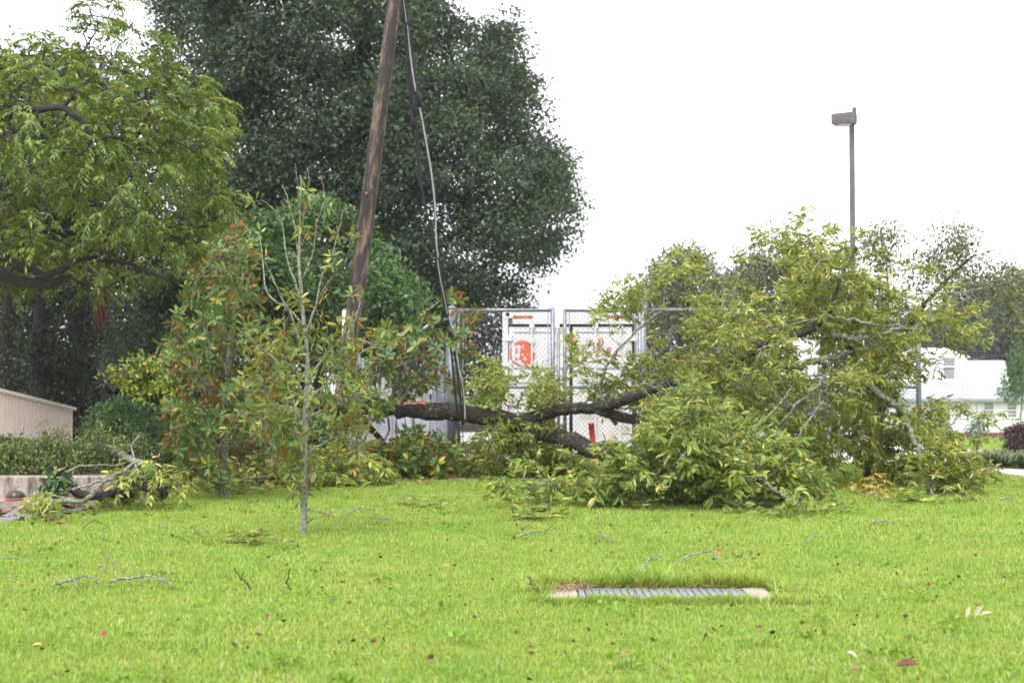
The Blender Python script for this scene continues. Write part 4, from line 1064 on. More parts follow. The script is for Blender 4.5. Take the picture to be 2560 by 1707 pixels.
cable('outer black cable with splice sleeves, nearest the pole', [(1008,-150),(1006,-20),(1013,60),(1018,150),(1024,240),(1031,300),(1040,360),(1047,430),(1060,500),(1082,600),(1096,680),(1108,740),(1122,830),(1130,900),(1136,960),(1142,1020),(1146,1050)], .0155, M['black'], (305,))
cable('middle black cable wrapped against the pale one', [(1009,-150),(1008,-20),(1017,50),(1022,150),(1032,230),(1038,275),(1044,340),(1050,430),(1064,520),(1086,610),(1101,680),(1112,740),(1128,830),(1142,920),(1152,1000),(1156,1062)], .0155, M['black'], (270,))
cable('pale bare cable bowing furthest from the pole', [(1010,-150),(1008,-20),(1016,45),(1023,110),(1030,170),(1038,220),(1044,240),(1055,300),(1066,360),(1078,430),(1086,500),(1089,560),(1092,620),(1099,690),(1112,750),(1130,830),(1148,920),(1160,990),(1163,1050)], .015, M['cable_grey'], ())
cable('thin black cable crossing the pale one with a sleeve', [(1010,-150),(1009,-20),(1018,40),(1025,110),(1033,150),(1040,200),(1047,245),(1053,290),(1058,330),(1072,420),(1085,520),(1091,600),(1098,690),(1109,760),(1126,840),(1147,910),(1158,1000),(1160,1060)], .013, M['black'], (245,))

# ------------------------------------------------------------------ the fallen tree
ft = thing('fallen_tree', tuple(G(1540, 1205)), 'fallen pecan tree with dark trunk lying across the crushed fence', 'fallen tree')
trunk = limb([P(290, 950, 22.3), P(330, 945, 22.1), P(430, 962, 21.9), P(560, 975, 21.6), P(700, 990, 21.3), P(850, 1012, 21.0), P(1000, 1020, 20.9), P(1150, 1033, 20.7), P(1270, 1052, 20.4), P(1380, 1086, 20.1), P(1470, 1120, 19.8), P(1545, 1152, 19.5)], .155, .11, 9, .016)
wood('trunk', trunk, M['bark_wet'], ft, 20, .07)
LB = [([P(1290,1056,20.35), P(1350,1040,20.2), P(1400,1022,20.1), P(1470,1020,20.0), P(1560,1042,19.8), P(1660,1050,19.6), P(1750,1080,19.4), P(1850,1120,19.2)], .10, .05),
      ([P(1480,1020,20.0), P(1600,985,19.4), P(1690,950,19.18), P(1790,930,18.88), P(1880,880,18.58), P(1960,850,18.48), P(2030,820,18.48), P(2065,790,18.48), P(2080,765,18.58), P(2105,700,18.78), P(2130,640,19.08), P(2135,620,19.2)], .075, .015),
      ([P(1860,895,18.68), P(1930,905,18.48), P(2000,915,18.38), P(2050,895,18.48), P(2130,880,18.88)], .065, .03),
      ([P(2060,795,18.48), P(2085,830,18.38), P(2130,848,18.38), P(2190,835,18.48), P(2250,820,18.68)], .05, .02),
      ([P(2130,950,18.88), P(2170,965,18.58), P(2220,1000,18.48), P(2260,1035,18.78), P(2280,1090,18.38), P(2300,1140,17.7), P(2318,1200,17.4), P(2335,1240,17.2)], .05, .022),
      ([P(2050,900,18.48), P(2090,930,18.68), P(2130,950,18.88)], .045, .045),
      ([P(2130,952,18.78), P(2060,975,18.28), P(2050,1010,17.9)], .02, .008), ([P(2125,945,18.78), P(2200,940,18.48), P(2260,920,18.48)], .022, .008), ([P(2060,795,18.48), P(2120,800,18.28), P(2200,810,18.28), P(2300,822,18.38)], .025, .008),
      ([P(1940,1130,18.68), P(1960,1060,17.6), P(1990,1010,17.4), P(2050,960,17.4)], .028, .010), ([P(1700,1085,18.88), P(1690,1020,18.28), P(1640,970,17.9), P(1600,960,17.9)], .028, .012),
      ([P(1840,860,20.2), P(1820,850,20.2), P(1800,790,20.2), P(1790,740,20.2)], .035, .015),
      ([P(1540,1060,19.9), P(1500,960,20), P(1560,860,20.0), P(1640,790,20.1), P(1720,770,20.2)], .03, .012),
      ([P(1850,1120,19.2), P(1800,1080,18.88), P(1900,1020,18.48), P(1960,960,18.48)], .04, .018),
      ([P(1545,1152,19.5), P(1600,1160,19.2), P(1700,1170,19.08)], .11, .05)]
LB = [limb(p, a, b, 5, .015) for p, a, b in LB]
for l_ in LB: wood('limb', l_, M['bark_wet'] if l_[1] > .07 else M['bark_lichen'], ft, 9)
polyA = [(1600,930),(1640,850),(1690,790),(1760,730),(1830,690),(1900,720),(1960,700),(2030,640),(2090,620),(2140,660),(2220,690),(2290,740),(2345,780),(2395,830),(2370,880),(2290,930),(2255,985),(2340,1020),(2390,1060),(2360,1100),(2310,1090),(2200,1085),(2120,1150),(1960,1175),(1800,1150),(1650,1090),(1580,1020),(1550,970)]
CA = crown_pts(polyA, 19.7, 1.9, 440, .15, clump=1.8, freq=3.2)
CA = np.vstack([CA, [P(x_ + rng.uniform(-14, 14), y_ + rng.uniform(-12, 12), 19.6 + rng.uniform(-.8, .8)) for x_, y_ in ((1490,800),(1530,760),(1575,735),(1620,720),(1700,655),(1735,648),(1830,650),(1880,625),(1915,585),(1965,575),(1990,545),(2050,590),(2085,575),(2150,600),(2185,640),(2240,650),(2290,690),
     (2350,730),(2410,775),(2440,820),(2435,845),(2390,1040),(2440,1060),(2420,1100),(1500,900),(1480,940),(1450,900),(2440,1180),(2440,1230),(2290,1150))]])
CB = crown_pts([(2310,1110),(2380,1105),(2425,1160),(2405,1235),(2345,1245),(2300,1190)], 17.5, .4, 34, .12)
CD = np.vstack([crown_pts(pl, 20.4, .5, n, .12) for pl, n in (([(1170,1000),(1180,930),(1230,920),(1260,960),(1240,1010)], 14), ([(1310,980),(1330,930),(1370,920),(1395,950),(1385,1010),(1340,1030)], 14), ([(1390,900),(1400,860),(1430,850),(1440,880),(1420,920)], 3),
                                           ([(1470,985),(1520,920),(1580,890),(1610,930),(1590,1000),(1510,1015)], 18), ([(1510,770),(1540,730),(1600,720),(1620,770),(1560,800)], 10), ([(1640,690),(1700,650),(1760,690),(1700,720)], 6),
                                           ([(1950,680),(1970,600),(2030,590),(2060,650),(2020,720)], 20), ([(1260,1060),(1320,1030),(1380,1050),(1400,1120),(1300,1130)], 16), ([(1200,1060),(1260,1050),(1290,1110),(1220,1130)], 9))])
CE = crown_pts([(880,1165),(900,1110),(1000,1090),(1120,1110),(1250,1100),(1400,1120),(1520,1160),(1480,1185),(1200,1190),(950,1190)], 21.2, .7, 120, .14)
CH = crown_pts([(2150,1130),(2200,1080),(2300,1090),(2290,1160),(2240,1190),(2190,1170)], 19.0, .5, 26, .14)
CF = np.vstack([CA, CB, CD, CE, CH])
tw, outF = grow([trunk] + LB, CF, .005, sag=.04)
tw.build('twigs', M['bark_lichen'], ft)['kind'] = 'stuff'
bt = MB()
for i_ in rng.choice(len(CA), 90, replace=False):
    q0_ = CA[i_]; d_ = unit(outF[i_] * .8 + rdir(1)[0] * .7 + np.array([.25, 0, .2])); l__ = rng.uniform(.25, .7)
    q1_ = q0_ + d_ * l__ * .5 + rng.normal(0, .04, 3); q2_ = q0_ + d_ * l__ + rng.normal(0, .06, 3)
    bt.tube([q0_ - d_ * .25, q0_, q1_, q2_], [.011, .009, .007, .003], 5); q3_ = q1_ + unit(d_ + rdir(1)[0] * .8) * l__ * .4; bt.tube([q1_, (q1_ + q3_) / 2 + rng.normal(0, .02, 3), q3_], [.006, .005, .002], 4)
bt.build('bare_twigs', M['bark_twig'], ft)['kind'] = 'stuff'
aF = pinnate(CF, 9, .22, .105, 9, .27, .12, outF, wind=(.4, -.05, .05), chaos=.85)
o = bake('crown', T_LANCE, *aF, M['pecan_fallen'], ft)
# torn wood on the trunk
for px, py, w, h in ((1030, 1006, 46, 9), (1148, 1046, 44, 16), (985, 1003, 20, 6)):
    c = P(px, py, 20.9); mb = MB(); s_ = 1 / 170
    for i in range(9):
        a = c + np.array([rng.uniform(-.5, .5) * w * s_, -.24 - rng.uniform(0, .03), rng.uniform(-.5, .5) * h * s_]); mb.bar(a, a + np.array([rng.uniform(.05, .12), -.02, rng.uniform(-.03, .03)]), .025, .02)
    mb.build('torn_wood', M['split'], ft)
brk = MB()
for i in range(22):
    a = P(285 + rng.uniform(-14, 14), 950 + rng.uniform(-32, 32), 22.2 + rng.uniform(-.2, .2)); b = P(262 + rng.uniform(-22, 0), 945 + rng.uniform(-36, 30), 22.3 + rng.uniform(-.2, .2)); brk.tube([a, (a + b) / 2, b], [.06, .04, .006], 5)
brk.build('broken_end', M['bark_dark'], ft)
# a dark side limb under the trunk
l_ = limb([P(880,1035,21.0), P(925,1070,21), P(960,1110,21.2), P(975,1160,21.4)], .06, .03); wood('limb', l_, M['bark_dark'], ft)
l_ = limb([P(860,960,21.3), P(900,935,21.4), P(960,925,21.5), P(1010,915,21.6)], .12, .05); wood('limb', l_, M['bark_dark'], ft)
l_ = limb([P(300,960,22.2), P(380,985,21.9), P(440,1020,21.6), P(480,1060,21.4)], .14, .08); wood('limb', l_, M['bark_dark'], ft)

def sprig(name, label, cat, base, C, limbs, kind, mat, bark, group=None, singles=0, tip=.004, **kw):
    """a leafy broken branch lying on something"""
    t = thing(name, tuple(base), label, cat, group)
    for l_ in limbs: wood('limb', l_, bark, t, 7)
    tw, out = grow(limbs, C, tip, sag=.03); tw.build('twigs', bark, t)['kind'] = 'stuff'
    if kind == 'pinnate': a = pinnate(C, kw.get('n', 7), kw.get('L', .32), kw.get('leaflet', .13), kw.get('k', 9), kw.get('wr', .34), kw.get('droop', .4), out, None, kw.get('chaos', .35)); tm = T_LANCE
    elif kind == 'rosette': a = rosettes(C, out + np.array([0, 0, .35]), kw.get('n', 9), kw.get('L', .13), .40); tm = T_OVAL
    else: a = ball_leaves(C, kw.get('n', 30), kw.get('spread', .12), kw.get('L', .07), kw.get('wr', .55)); tm = T_OVAL
    if 'floor' in kw:
        a[0][:, 2] = np.maximum(a[0][:, 2], kw['floor'] + .01); low = a[0][:, 2] < kw['floor'] + .12; a[1][low, 2] = np.abs(a[1][low, 2]) * .4
    if singles:
        u = (a[0][:, 0] / a[0][:, 1]) * F0 + W0 / 2; sc = a[3] / a[0][:, 1]
        # the leaves nearest the camera that are turned to it
        Dn, S_, N2 = leaf_frames(a[1], a[2]); facing = np.abs(N2[:, 1]) * .5 + .3
        score = sc * facing - (a[0][:, 1] - a[0][:, 1].min()) * .004
        idx = np.argsort(-score)[:singles]; keep = np.ones(len(sc), bool); keep[idx] = False
        single_leaves('leaf', tm, a[0][idx], a[1][idx], a[2][idx], a[3][idx], a[4][idx], mat, t)
        if keep.any(): bake('foliage', tm, a[0][keep], a[1][keep], a[2][keep], a[3][keep], a[4][keep], mat, t, 'stuff')
    else:
        bake('foliage', tm, *a, mat, t)
    return t
# big leafy bough thrown forward onto the lawn
polyC = [(1330,1228),(1400,1205),(1480,1195),(1540,1165),(1600,1120),(1650,1050),(1700,1000),(1760,1000),(1830,1065),(1920,1100),(1990,1150),(2030,1220),(2060,1275),(1990,1288),(1850,1275),(1700,1265),(1550,1258),(1420,1245),(1320,1235)]
CC = crown_pts(polyC, 15.9, .75, 185, .11, ground=.05, clump=1.4, freq=5.0)
CC = np.vstack([CC, [P(x_, y_, 15.9 + rng.uniform(-.3, .3)) for x_, y_ in ((1740,985),(1725,1000),(1800,1020),(1640,1060),(1560,1130),(1890,1075),(1960,1115),(1500,1150),(1440,1165),(1350,1170),(1290,1200),(1265,1215),(2040,1230),(2075,1270))]])
lc = [limb([P(1900,1130,17.5), P(1840,1130,16.6), P(1790,1150,16.0), P(1700,1190,15.6), P(1600,1215,15.6)], .05, .015), limb([P(1840,1130,16.6), P(1880,1170,15.8), P(1930,1220,15.2), P(1990,1255,15.0)], .035, .012),
      limb([P(1790,1150,16.0), P(1750,1090,15.9), P(1730,1040,15.9)], .03, .01), limb([P(1700,1190,15.6), P(1550,1200,16.4), P(1400,1205,17.0), P(1300,1215,17.2)], .025, .01),
      limb([P(1880,1095,17.0), P(1900,1060,16.8), P(1950,1010,16.8), P(1980,965,16.8)], .022, .008), limb([P(1990,1160,17.2), P(2000,1090,17.0), P(2030,1040,17.0), P(2060,1000,17.0)], .02, .008)]
sprig('leafy_bough', 'large leafy pecan bough heaped on the lawn in front of the fallen crown', 'branch', G(1750, 1270), CC, lc, 'pinnate', M['pile'], M['bark_lichen'], singles=300, n=7, L=.25, leaflet=.118, k=8, wr=.33, droop=.12, chaos=.8, floor=0.0)
# broken magnolia boughs tangled over the trunk
CM = crown_pts([(870,930),(900,850),(960,810),(1040,800),(1100,760),(1150,720),(1200,760),(1190,850),(1170,930),(1140,975),(1000,975),(900,960)], 20.9, .6, 105, .14)
CM = np.vstack([CM, crown_pts([(850,1010),(880,960),(960,960),(1000,1000),(960,1050),(880,1050)], 20.4, .3, 26, .10), crown_pts([(930,1170),(960,1080),(1060,1070),(1120,1100),(1180,1150),(1150,1180)], 20.6, .4, 60, .12)])
lm = [limb([P(995,1010,20.9), P(1012,930,20.8), P(1030,870,20.8), P(1048,820,20.8), P(1068,770,20.8)], .035, .008), limb([P(870,975,20.8), P(950,890,20.7), P(1020,820,20.8), P(1090,760,20.9), P(1130,735,20.9)], .025, .006),
      limb([P(1000,1010,20.9), P(1060,910,20.7), P(1110,850,20.7), P(1160,800,20.7)], .025, .006), limb([P(1040,1160,20.7), P(1036,1100,20.6), P(1030,1045,20.6)], .022, .015), limb([P(860,985,20.6), P(960,930,20.6), P(1060,890,20.6)], .02, .006)]
sprig('magnolia_bough', 'broken bronze-leaved magnolia bough tangled over the trunk by the gate post', 'branch', P(1010, 1190, 20.8) * np.array([1, 1, 0]), CM, lm, 'rosette', M['magnolia_dark'], M['bark_lichen'], n=8, L=.14)
# bright vine on the broken end
CV = np.vstack([crown_pts([(262,945),(290,905),(350,895),(420,900),(450,930),(400,990),(330,985),(300,960)], 21.6, .3, 46, .08), crown_pts([(400,990),(440,980),(500,1030),(480,1060),(430,1020)], 21.4, .2, 18, .08)])
sprig('trunk_vine', 'bright yellow-green vine draped over the broken trunk end', 'vine', P(350, 950, 21.6), CV, [limb([P(265,935,21.7), P(340,905,21.6), P(430,930,21.5), P(490,1040,21.3)], .012, .006)], 'ball', M['vine'], M['bark_dark'], n=26, spread=.17, L=.085, wr=.5)
sprig('yellow_sprig', 'small yellow-leaved sprig beside the orange-leaved magnolia', 'branch', P(470, 880, 19.5), crown_pts([(430,905),(440,865),(480,860),(510,885),(500,915)], 19.5, .15, 14, .05), [limb([P(520,935,19.4), P(505,905,19.5), P(480,880,19.5)], .01, .004)], 'ball', M['yellow'], M['bark_twig'], n=16, spread=.1, L=.07, wr=.6)
sprig('yellow_tuft', 'tuft of yellow leaves on the grass under the hanging bough', 'branch', G(2190, 1238), crown_pts([(2150,1240),(2160,1205),(2200,1195),(2215,1220),(2210,1242)], 17.6, .12, 14, .05), [limb([G(2185, 1240) + np.array([0, 0, .01]), P(2190,1215,17.6)], .008, .004)], 'pinnate', M['yellow'], M['bark_twig'], n=5, L=.14, leaflet=.08, k=7)

# ------------------------------------------------------------------ crape myrtle
cm = G(2182, 1199)
cmt = thing('crape_myrtle', tuple(cm), 'standing crape myrtle with twin dark trunks and sparse reddish crown', 'tree')
Lm = [limb([cm + np.array([-.09, 0, -.03]), P(2172,1100,cm[1]), P(2160,980,cm[1]), P(2120,850,cm[1]), P(2060,740,cm[1]+.4), P(1990,640,cm[1]+.6)], .055, .02), limb([cm + np.array([.10, .02, -.03]), P(2195,1100,cm[1]), P(2215,950,cm[1]), P(2250,850,cm[1]), P(2330,740,cm[1]+.5), P(2420,650,cm[1]+.6)], .085, .02),
      limb([P(2200,1060,cm[1]), P(2215,900,cm[1]+.4), P(2220,760,cm[1]+.6), P(2215,640,cm[1]+.6)], .04, .012), limb([P(2250,850,cm[1]), P(2360,780,cm[1]+.2), P(2480,720,cm[1]+.2), P(2570,690,cm[1])], .035, .012)]
wood('trunk', Lm[0], M['bark_dark'], cmt, 9); wood('trunk', Lm[1], M['bark_dark'], cmt, 9); wood('limb', Lm[2], M['bark_dark'], cmt, 7); wood('limb', Lm[3], M['bark_red'], cmt, 7)
CCm = np.vstack([crown_pts(pl, cm[1] + .5, .9, n, .12) for pl, n in (([(1850,700),(1870,640),(1930,590),(2000,570),(2060,600),(2040,680),(1950,720)], 46), ([(2150,640),(2170,580),(2230,550),(2270,600),(2240,650),(2180,680)], 30),
     ([(2260,700),(2300,600),(2370,550),(2440,590),(2500,640),(2540,680),(2600,680),(2640,760),(2560,790),(2460,760),(2380,750),(2300,740)], 120), ([(2480,800),(2560,760),(2640,790),(2600,860),(2540,850)], 26), ([(1900,590),(1910,580),(1950,590),(1930,620)], 5))])
tw, oc = grow(Lm, CCm, .004, sag=.05); tw.build('branches', M['bark_red'], cmt)['kind'] = 'stuff'
bake('crown', T_OVAL, *ball_leaves(CCm, 38, .2, .062, .48, flat=1.0), M['myrtle'], cmt)
Cs = CCm[rng.integers(0, len(CCm), 90)]
bake('seed_heads', T_KITE, *ball_leaves(Cs, 8, .08, .025, .8, flat=1.2), plain('seed_capsule', (.10,.045,.03), (.17,.08,.05), 20, .8, 0), cmt, 'stuff')

# ------------------------------------------------------------------ young magnolias
sY = 12.7
sb_ = G(757, 1341)
sap = thing('magnolia_sapling', tuple(sb_), 'slender lichen-covered magnolia sapling standing on the lawn, half bare', 'tree')
def SP_(pts, dep):
    n = len(pts); return [P(x, y, sb_[1] + dep * (i / (n - 1)) ** 1.2) for i, (x, y) in enumerate(pts)]
st_ = limb([sb_ + np.array([0, 0, -.03])] + SP_([(759,1300),(760,1250),(762,1150),(765,1050),(770,950),(765,850),(755,760),(748,650),(750,560),(752,480),(750,440)], .0), .036, .005, 4, .004)
wood('trunk', st_, M['bark_sapling'], sap, 12, .10, .25)
BR = [([(765,1200),(810,1165),(870,1145),(905,1110),(918,1070)], -.3, .013), ([(763,1135),(800,1112),(850,1085),(900,1062),(932,1020)], .4, .014), ([(764,1115),(722,1072),(672,1022),(612,968)], -.3, .014), ([(761,1075),(732,1000),(702,930),(672,902)], .3, .014),
      ([(768,1000),(722,932),(642,862),(600,832)], -.5, .013), ([(766,960),(820,880),(868,832),(892,785),(908,725)], .2, .013), ([(768,905),(732,800),(692,722),(664,660),(652,640)], -.2, .013), ([(757,812),(722,772),(668,732),(656,640),(648,585)], .3, .012),
      ([(757,762),(735,700),(716,640),(706,560),(680,520),(652,500)], -.3, .012), ([(757,850),(790,762),(802,700),(830,640),(850,560),(862,520)], -.2, .012), ([(751,742),(745,640),(736,560),(716,490),(706,462)], .25, .010), ([(754,700),(785,620),(790,560),(812,500),(802,440)], .3, .010),
      ([(752,600),(750,520),(746,470),(738,410)], -.1, .007), ([(752,560),(766,500),(773,450),(768,420)], .1, .007), ([(790,762),(832,690),(870,640),(882,560)], -.4, .010), ([(766,1000),(832,950),(882,900),(932,862),(985,830)], -.3, .012),
      ([(760,1240),(742,1205),(716,1150),(707,1120)], -.15, .008), ([(764,1160),(700,1130),(650,1090),(600,1075)], .3, .011), ([(766,1045),(840,1010),(900,1000),(950,985)], .35, .011), ([(762,1215),(790,1205),(800,1160),(830,1130)], .1, .008), ([(763,1090),(790,1010),(830,930),(860,870)], .45, .011), ([(762,1150),(735,1080),(690,1060),(640,1040)], -.4, .011)]
SL = [limb(SP_(p, d), r, .0035, 4, .004) for p, d, r in BR]
for l_ in SL: wood('branch', l_, M['bark_sapling'] if l_[1] > .0105 else M['bark_red'], sap, 6, .12)
l_ = limb([P(762,1272,sb_[1]), P(790,1277,sb_[1]-.1), P(836,1289,sb_[1]-.25)], .011, .008, 3); wood('broken_branch', l_, M['bark_red'], sap, 6)
MB().tube([l_[0][-1], l_[0][-1] + unit(l_[0][-1] - l_[0][-2]) * .03], [.009, .004], 6).build('split_tip', M['split'], sap)
l_ = limb([P(762,1308,sb_[1]), P(780,1298,sb_[1]-.06), P(795,1293,sb_[1]-.1)], .008, .004, 3); wood('branch', l_, M['bark_red'], sap, 6)
pool = []
for l_, (p, d, r) in zip(SL, BR):
    for i, q in enumerate(l_[0]):
        py = p[0][1] + (p[-1][1] - p[0][1]) * i / (len(l_[0]) - 1)
        if i > 3: pool.append((q, py))
Cs_ = []
for q, py in pool:
    pr = .95 if py > 800 else .06
    if rng.uniform() < pr: Cs_.append(q + rng.normal(0, .055, 3) + np.array([0, 0, .03]))
for px, py, dy in ((757,500,0), (757,520,.02), (752,565,-.03), (762,580,.05), (768,600,.0), (830,640,-.2), (826,660,-.2), (882,590,-.3), (908,720,.2), (880,735,0), (815,740,-.1), (806,790,0), (752,745,-.05), (742,752,.05), (760,765,.1), (610,870,-.3), (720,735,.1), (716,1155,-.15), (722,1180,-.12), (735,1230,-.08), (745,1255,-.05), (705,1120,-.15), (688,1110,-.2)):
    Cs_.append(P(px, py, sb_[1] + dy))
Cs_ = np.vstack([np.array(Cs_), crown_pts([(600,1060),(590,950),(630,860),(700,830),(760,800),(830,830),(890,850),(930,950),(920,1060),(870,1140),(800,1215),(740,1235),(690,1195),(650,1120)], sb_[1], .45, 100, .06)])
tw, os_ = grow([st_] + SL, Cs_, .003, sag=.02); tw.build('twigs', M['bark_red'], sap)['kind'] = 'stuff'
a = rosettes(Cs_, os_ + np.array([0, 0, .45]) + rng.normal(0, .25, (len(Cs_), 3)), 8, .098, .32, .5)
kk = rng.uniform(0, 1, len(a[0])) < .85; a = tuple(v[kk] for v in a)
sc = np.argsort(a[0][:, 1])[:300] if len(a[0]) > 300 else np.arange(len(a[0]))
kp = np.ones(len(a[0]), bool); kp[sc] = False
single_leaves('leaf', T_OVAL, *[v[sc] for v in a], M['magnolia'], sap)
if kp.any(): bake('foliage', T_OVAL, *[v[kp] for v in a], M['magnolia'], sap, 'stuff')

mg = G(556, 1247)
m2 = thing('magnolia_tree', tuple(mg), 'bushy young magnolia with rust-backed leaves behind the sapling', 'tree')
ML = [limb([mg + np.array([0, 0, -.03]), P(558,1150,mg[1]), P(562,1050,mg[1]), P(568,950,mg[1]), P(580,830,mg[1]), P(600,720,mg[1]), P(618,640,mg[1]), P(625,580,mg[1])], .06, .01, 4, .006)]
for p, r in (([(565,1000),(500,920),(450,840),(430,790)], .02), ([(570,930),(520,850),(500,760),(480,700)], .02), ([(575,880),(640,830),(690,800)], .02), ([(562,1080),(480,1040),(430,1010)], .02), ([(562,1050),(640,1000),(700,960)], .02), ([(590,780),(560,700),(545,640)], .015), ([(560,1120),(640,1090),(720,1080)], .018)):
    ML.append(limb([P(x, y, mg[1] + (i - 1) * rng.uniform(-.3, .3)) for i, (x, y) in enumerate(p)], r, .006, 4, .01))
wood('trunk', ML[0], M['bark_lichen'], m2, 10, .08, .3)
for l_ in ML[1:]: wood('branch', l_, M['bark_red'], m2, 6)
CG = crown_pts([(415,1000),(400,870),(410,790),(450,740),(480,650),(530,600),(600,555),(635,560),(640,620),(625,700),(680,780),(720,880),(745,980),(755,1100),(745,1180),(650,1205),(560,1215),(450,1190),(405,1100)], mg[1], .9, 430, .10, clump=1.5, freq=5.0)
tw, og = grow(ML, CG, .004); tw.build('twigs', M['bark_red'], m2)['kind'] = 'stuff'
a = rosettes(CG, og + np.array([0, 0, .5]), 9, .118, .38, .6)
bake('crown', T_OVAL, *a, M['magnolia_dark'], m2)
# leafy debris along the foot of the magnolias
CX_ = crown_pts([(430,1215),(500,1170),(640,1150),(760,1150),(900,1140),(960,1175),(900,1200),(760,1205),(600,1225)], 19.2, .5, 110, .12)
sprig('leaf_debris', 'strip of torn leafy twigs on the grass behind the sapling foot', 'branch', G(700, 1215), CX_, [limb([G(470,1222)+np.array([0,0,.03]), P(620,1195,18.6), P(780,1185,18.9), P(930,1175,19.6)], .02, .008)], 'pinnate', M['pecan_fallen'], M['bark_lichen'], n=5, L=.26, leaflet=.12, floor=0)

# ------------------------------------------------------------------ left: retaining wall, kerb, railing, shrubs, broken limbs
rw = thing('retaining_wall', (-5.3, 15.5, 0), 'stained low concrete retaining wall with a kerb step', 'wall')
MB().add([(-9.5, 15.46, 0), (-4.35, 15.75, 0), (-4.35, 15.95, 0), (-9.5, 15.66, 0), (-9.5, 15.46, .37), (-4.35, 15.75, .35), (-4.35, 15.95, .35), (-9.5, 15.66, .37)], [(0,1,5,4),(1,2,6,5),(2,3,7,6),(3,0,4,7),(4,5,6,7)]).build('wall_face', M['concrete'], rw)
bv = rw.children[0].modifiers.new('edge', 'BEVEL'); bv.width = .015; bv.segments = 2
MB().add([(-9.5, 14.95, 0), (-5.0, 15.1, 0), (-4.75, 15.72, 0), (-9.5, 15.455, 0), (-9.5, 14.95, .135), (-5.0, 15.1, .125), (-4.75, 15.72, .12), (-9.5, 15.455, .135)], [(0,1,5,4),(1,2,6,5),(2,3,7,6),(3,0,4,7),(4,5,6,7)]).build('kerb_step', M['kerb'], rw)
bv = rw.children[1].modifiers.new('edge', 'BEVEL'); bv.width = .02; bv.segments = 2
tag(sheet('raised_bed', [(-9.5, 15.6), (-4.4, 15.9), (-4.4, 18.5), (-9.5, 18.5)], .33, M['soil'], .33), kind='structure')
dm = thing('dome_cover', tuple(P(40, 1243, 15.25)), 'dark glossy dome with rusty rim sitting on the kerb step', 'dome cover')
dc = P(39, 1243, 15.25); dc[2] = .135
prof = [(.118, 0), (.118, .012), (.102, .016), (.098, .04), (.085, .065), (.06, .085), (.03, .093)]
mb = MB(); nn = 24
vs = [(dc[0] + r * math.cos(q * 2 * math.pi / nn), dc[1] + r * .9 * math.sin(q * 2 * math.pi / nn), dc[2] + z) for r, z in prof[2:] for q in range(nn)]
mb.add(vs, [(i * nn + k, i * nn + (k + 1) % nn, (i + 1) * nn + (k + 1) % nn, (i + 1) * nn + k) for i in range(len(prof) - 3) for k in range(nn)] + [tuple((len(prof) - 3) * nn + k for k in range(nn))]); mb.build('dome', M['dome'], dm, True)
MB().tube([(dc[0], dc[1], dc[2]), (dc[0], dc[1], dc[2] + .014)], .118, 24).build('rim', M['rust'], dm)
# beige ramp railing
ra, rb = np.array([P(-260, 900, 18.8)[0], 18.8]), np.array([P(182, 1000, 30)[0], 30.0])
def RL(q): return ra + (rb - ra) * q
zA, zB = P(0, 1095, 24.4)[2], P(182, 1112, 30)[2]
q0 = (24.4 - 18.8) / (30 - 18.8)
def rzb(q): return zA + (zB - zA) * (q - q0) / (1 - q0)
hA, hB = P(0, 980, 24.4)[2] - zA, P(182, 1022, 30)[2] - zB
def rht(q): return hA + (hB - hA) * (q - q0) / (1 - q0)
rail = thing('ramp_railing', (*RL(.6), 0), 'beige painted wooden ramp railing with close upright boards', 'railing')
dv2 = unit(rb - ra); nv = np.array([-dv2[1], dv2[0]]);  nv = nv if nv[1] < 0 else -nv
def pt3(q, z, off=0): b = RL(q) + nv * off; return (b[0], b[1], z)
MB().bar(pt3(0, rzb(0) + rht(0)), pt3(1.003, rzb(1) + rht(1)), .15, .06).build('top_rail', M['beige'], rail)
MB().bar(pt3(0, rzb(0) + rht(0) - .075, .03), pt3(1, rzb(1) + rht(1) - .075, .03), .04, .07).build('under_rail', M['beige'], rail)
MB().bar(pt3(0, rzb(0) + .03, .02), pt3(1, rzb(1) + .03, .02), .05, .16).build('bottom_rail', M['beige'], rail)
MB().bar(pt3(0, rzb(0) - .06, -.5), pt3(1, rzb(1) - .06, -.5), 1.0, .05).build('ramp_deck', M['beige'], rail)
qs_ = np.linspace(0, 1, 2001); pxs = [F0 * RL(q)[0] / RL(q)[1] / CP + W0 / 2 for q in qs_]
q_mid = float(qs_[int(np.argmin(np.abs(np.array(pxs) - 86)))])
for q in (.1, .33, q_mid, .992):
    MB().bar(pt3(q, -.02, .045), pt3(q, rzb(q) + rht(q) - .028, .045), .10, .10, (0, 1, 0)).build('post', M['beige'], rail)
nbp = 100
for i in range(nbp):
    q = .02 + .965 * i / (nbp - 1)
    MB().bar(pt3(q, rzb(q) + .02, -.012 + (.022 if i % 2 else 0)), pt3(q, rzb(q) + rht(q) - .035, -.012 + (.022 if i % 2 else 0)), .09, .03, tuple((*nv, 0))).build('railing_board', M['beige'], rail)
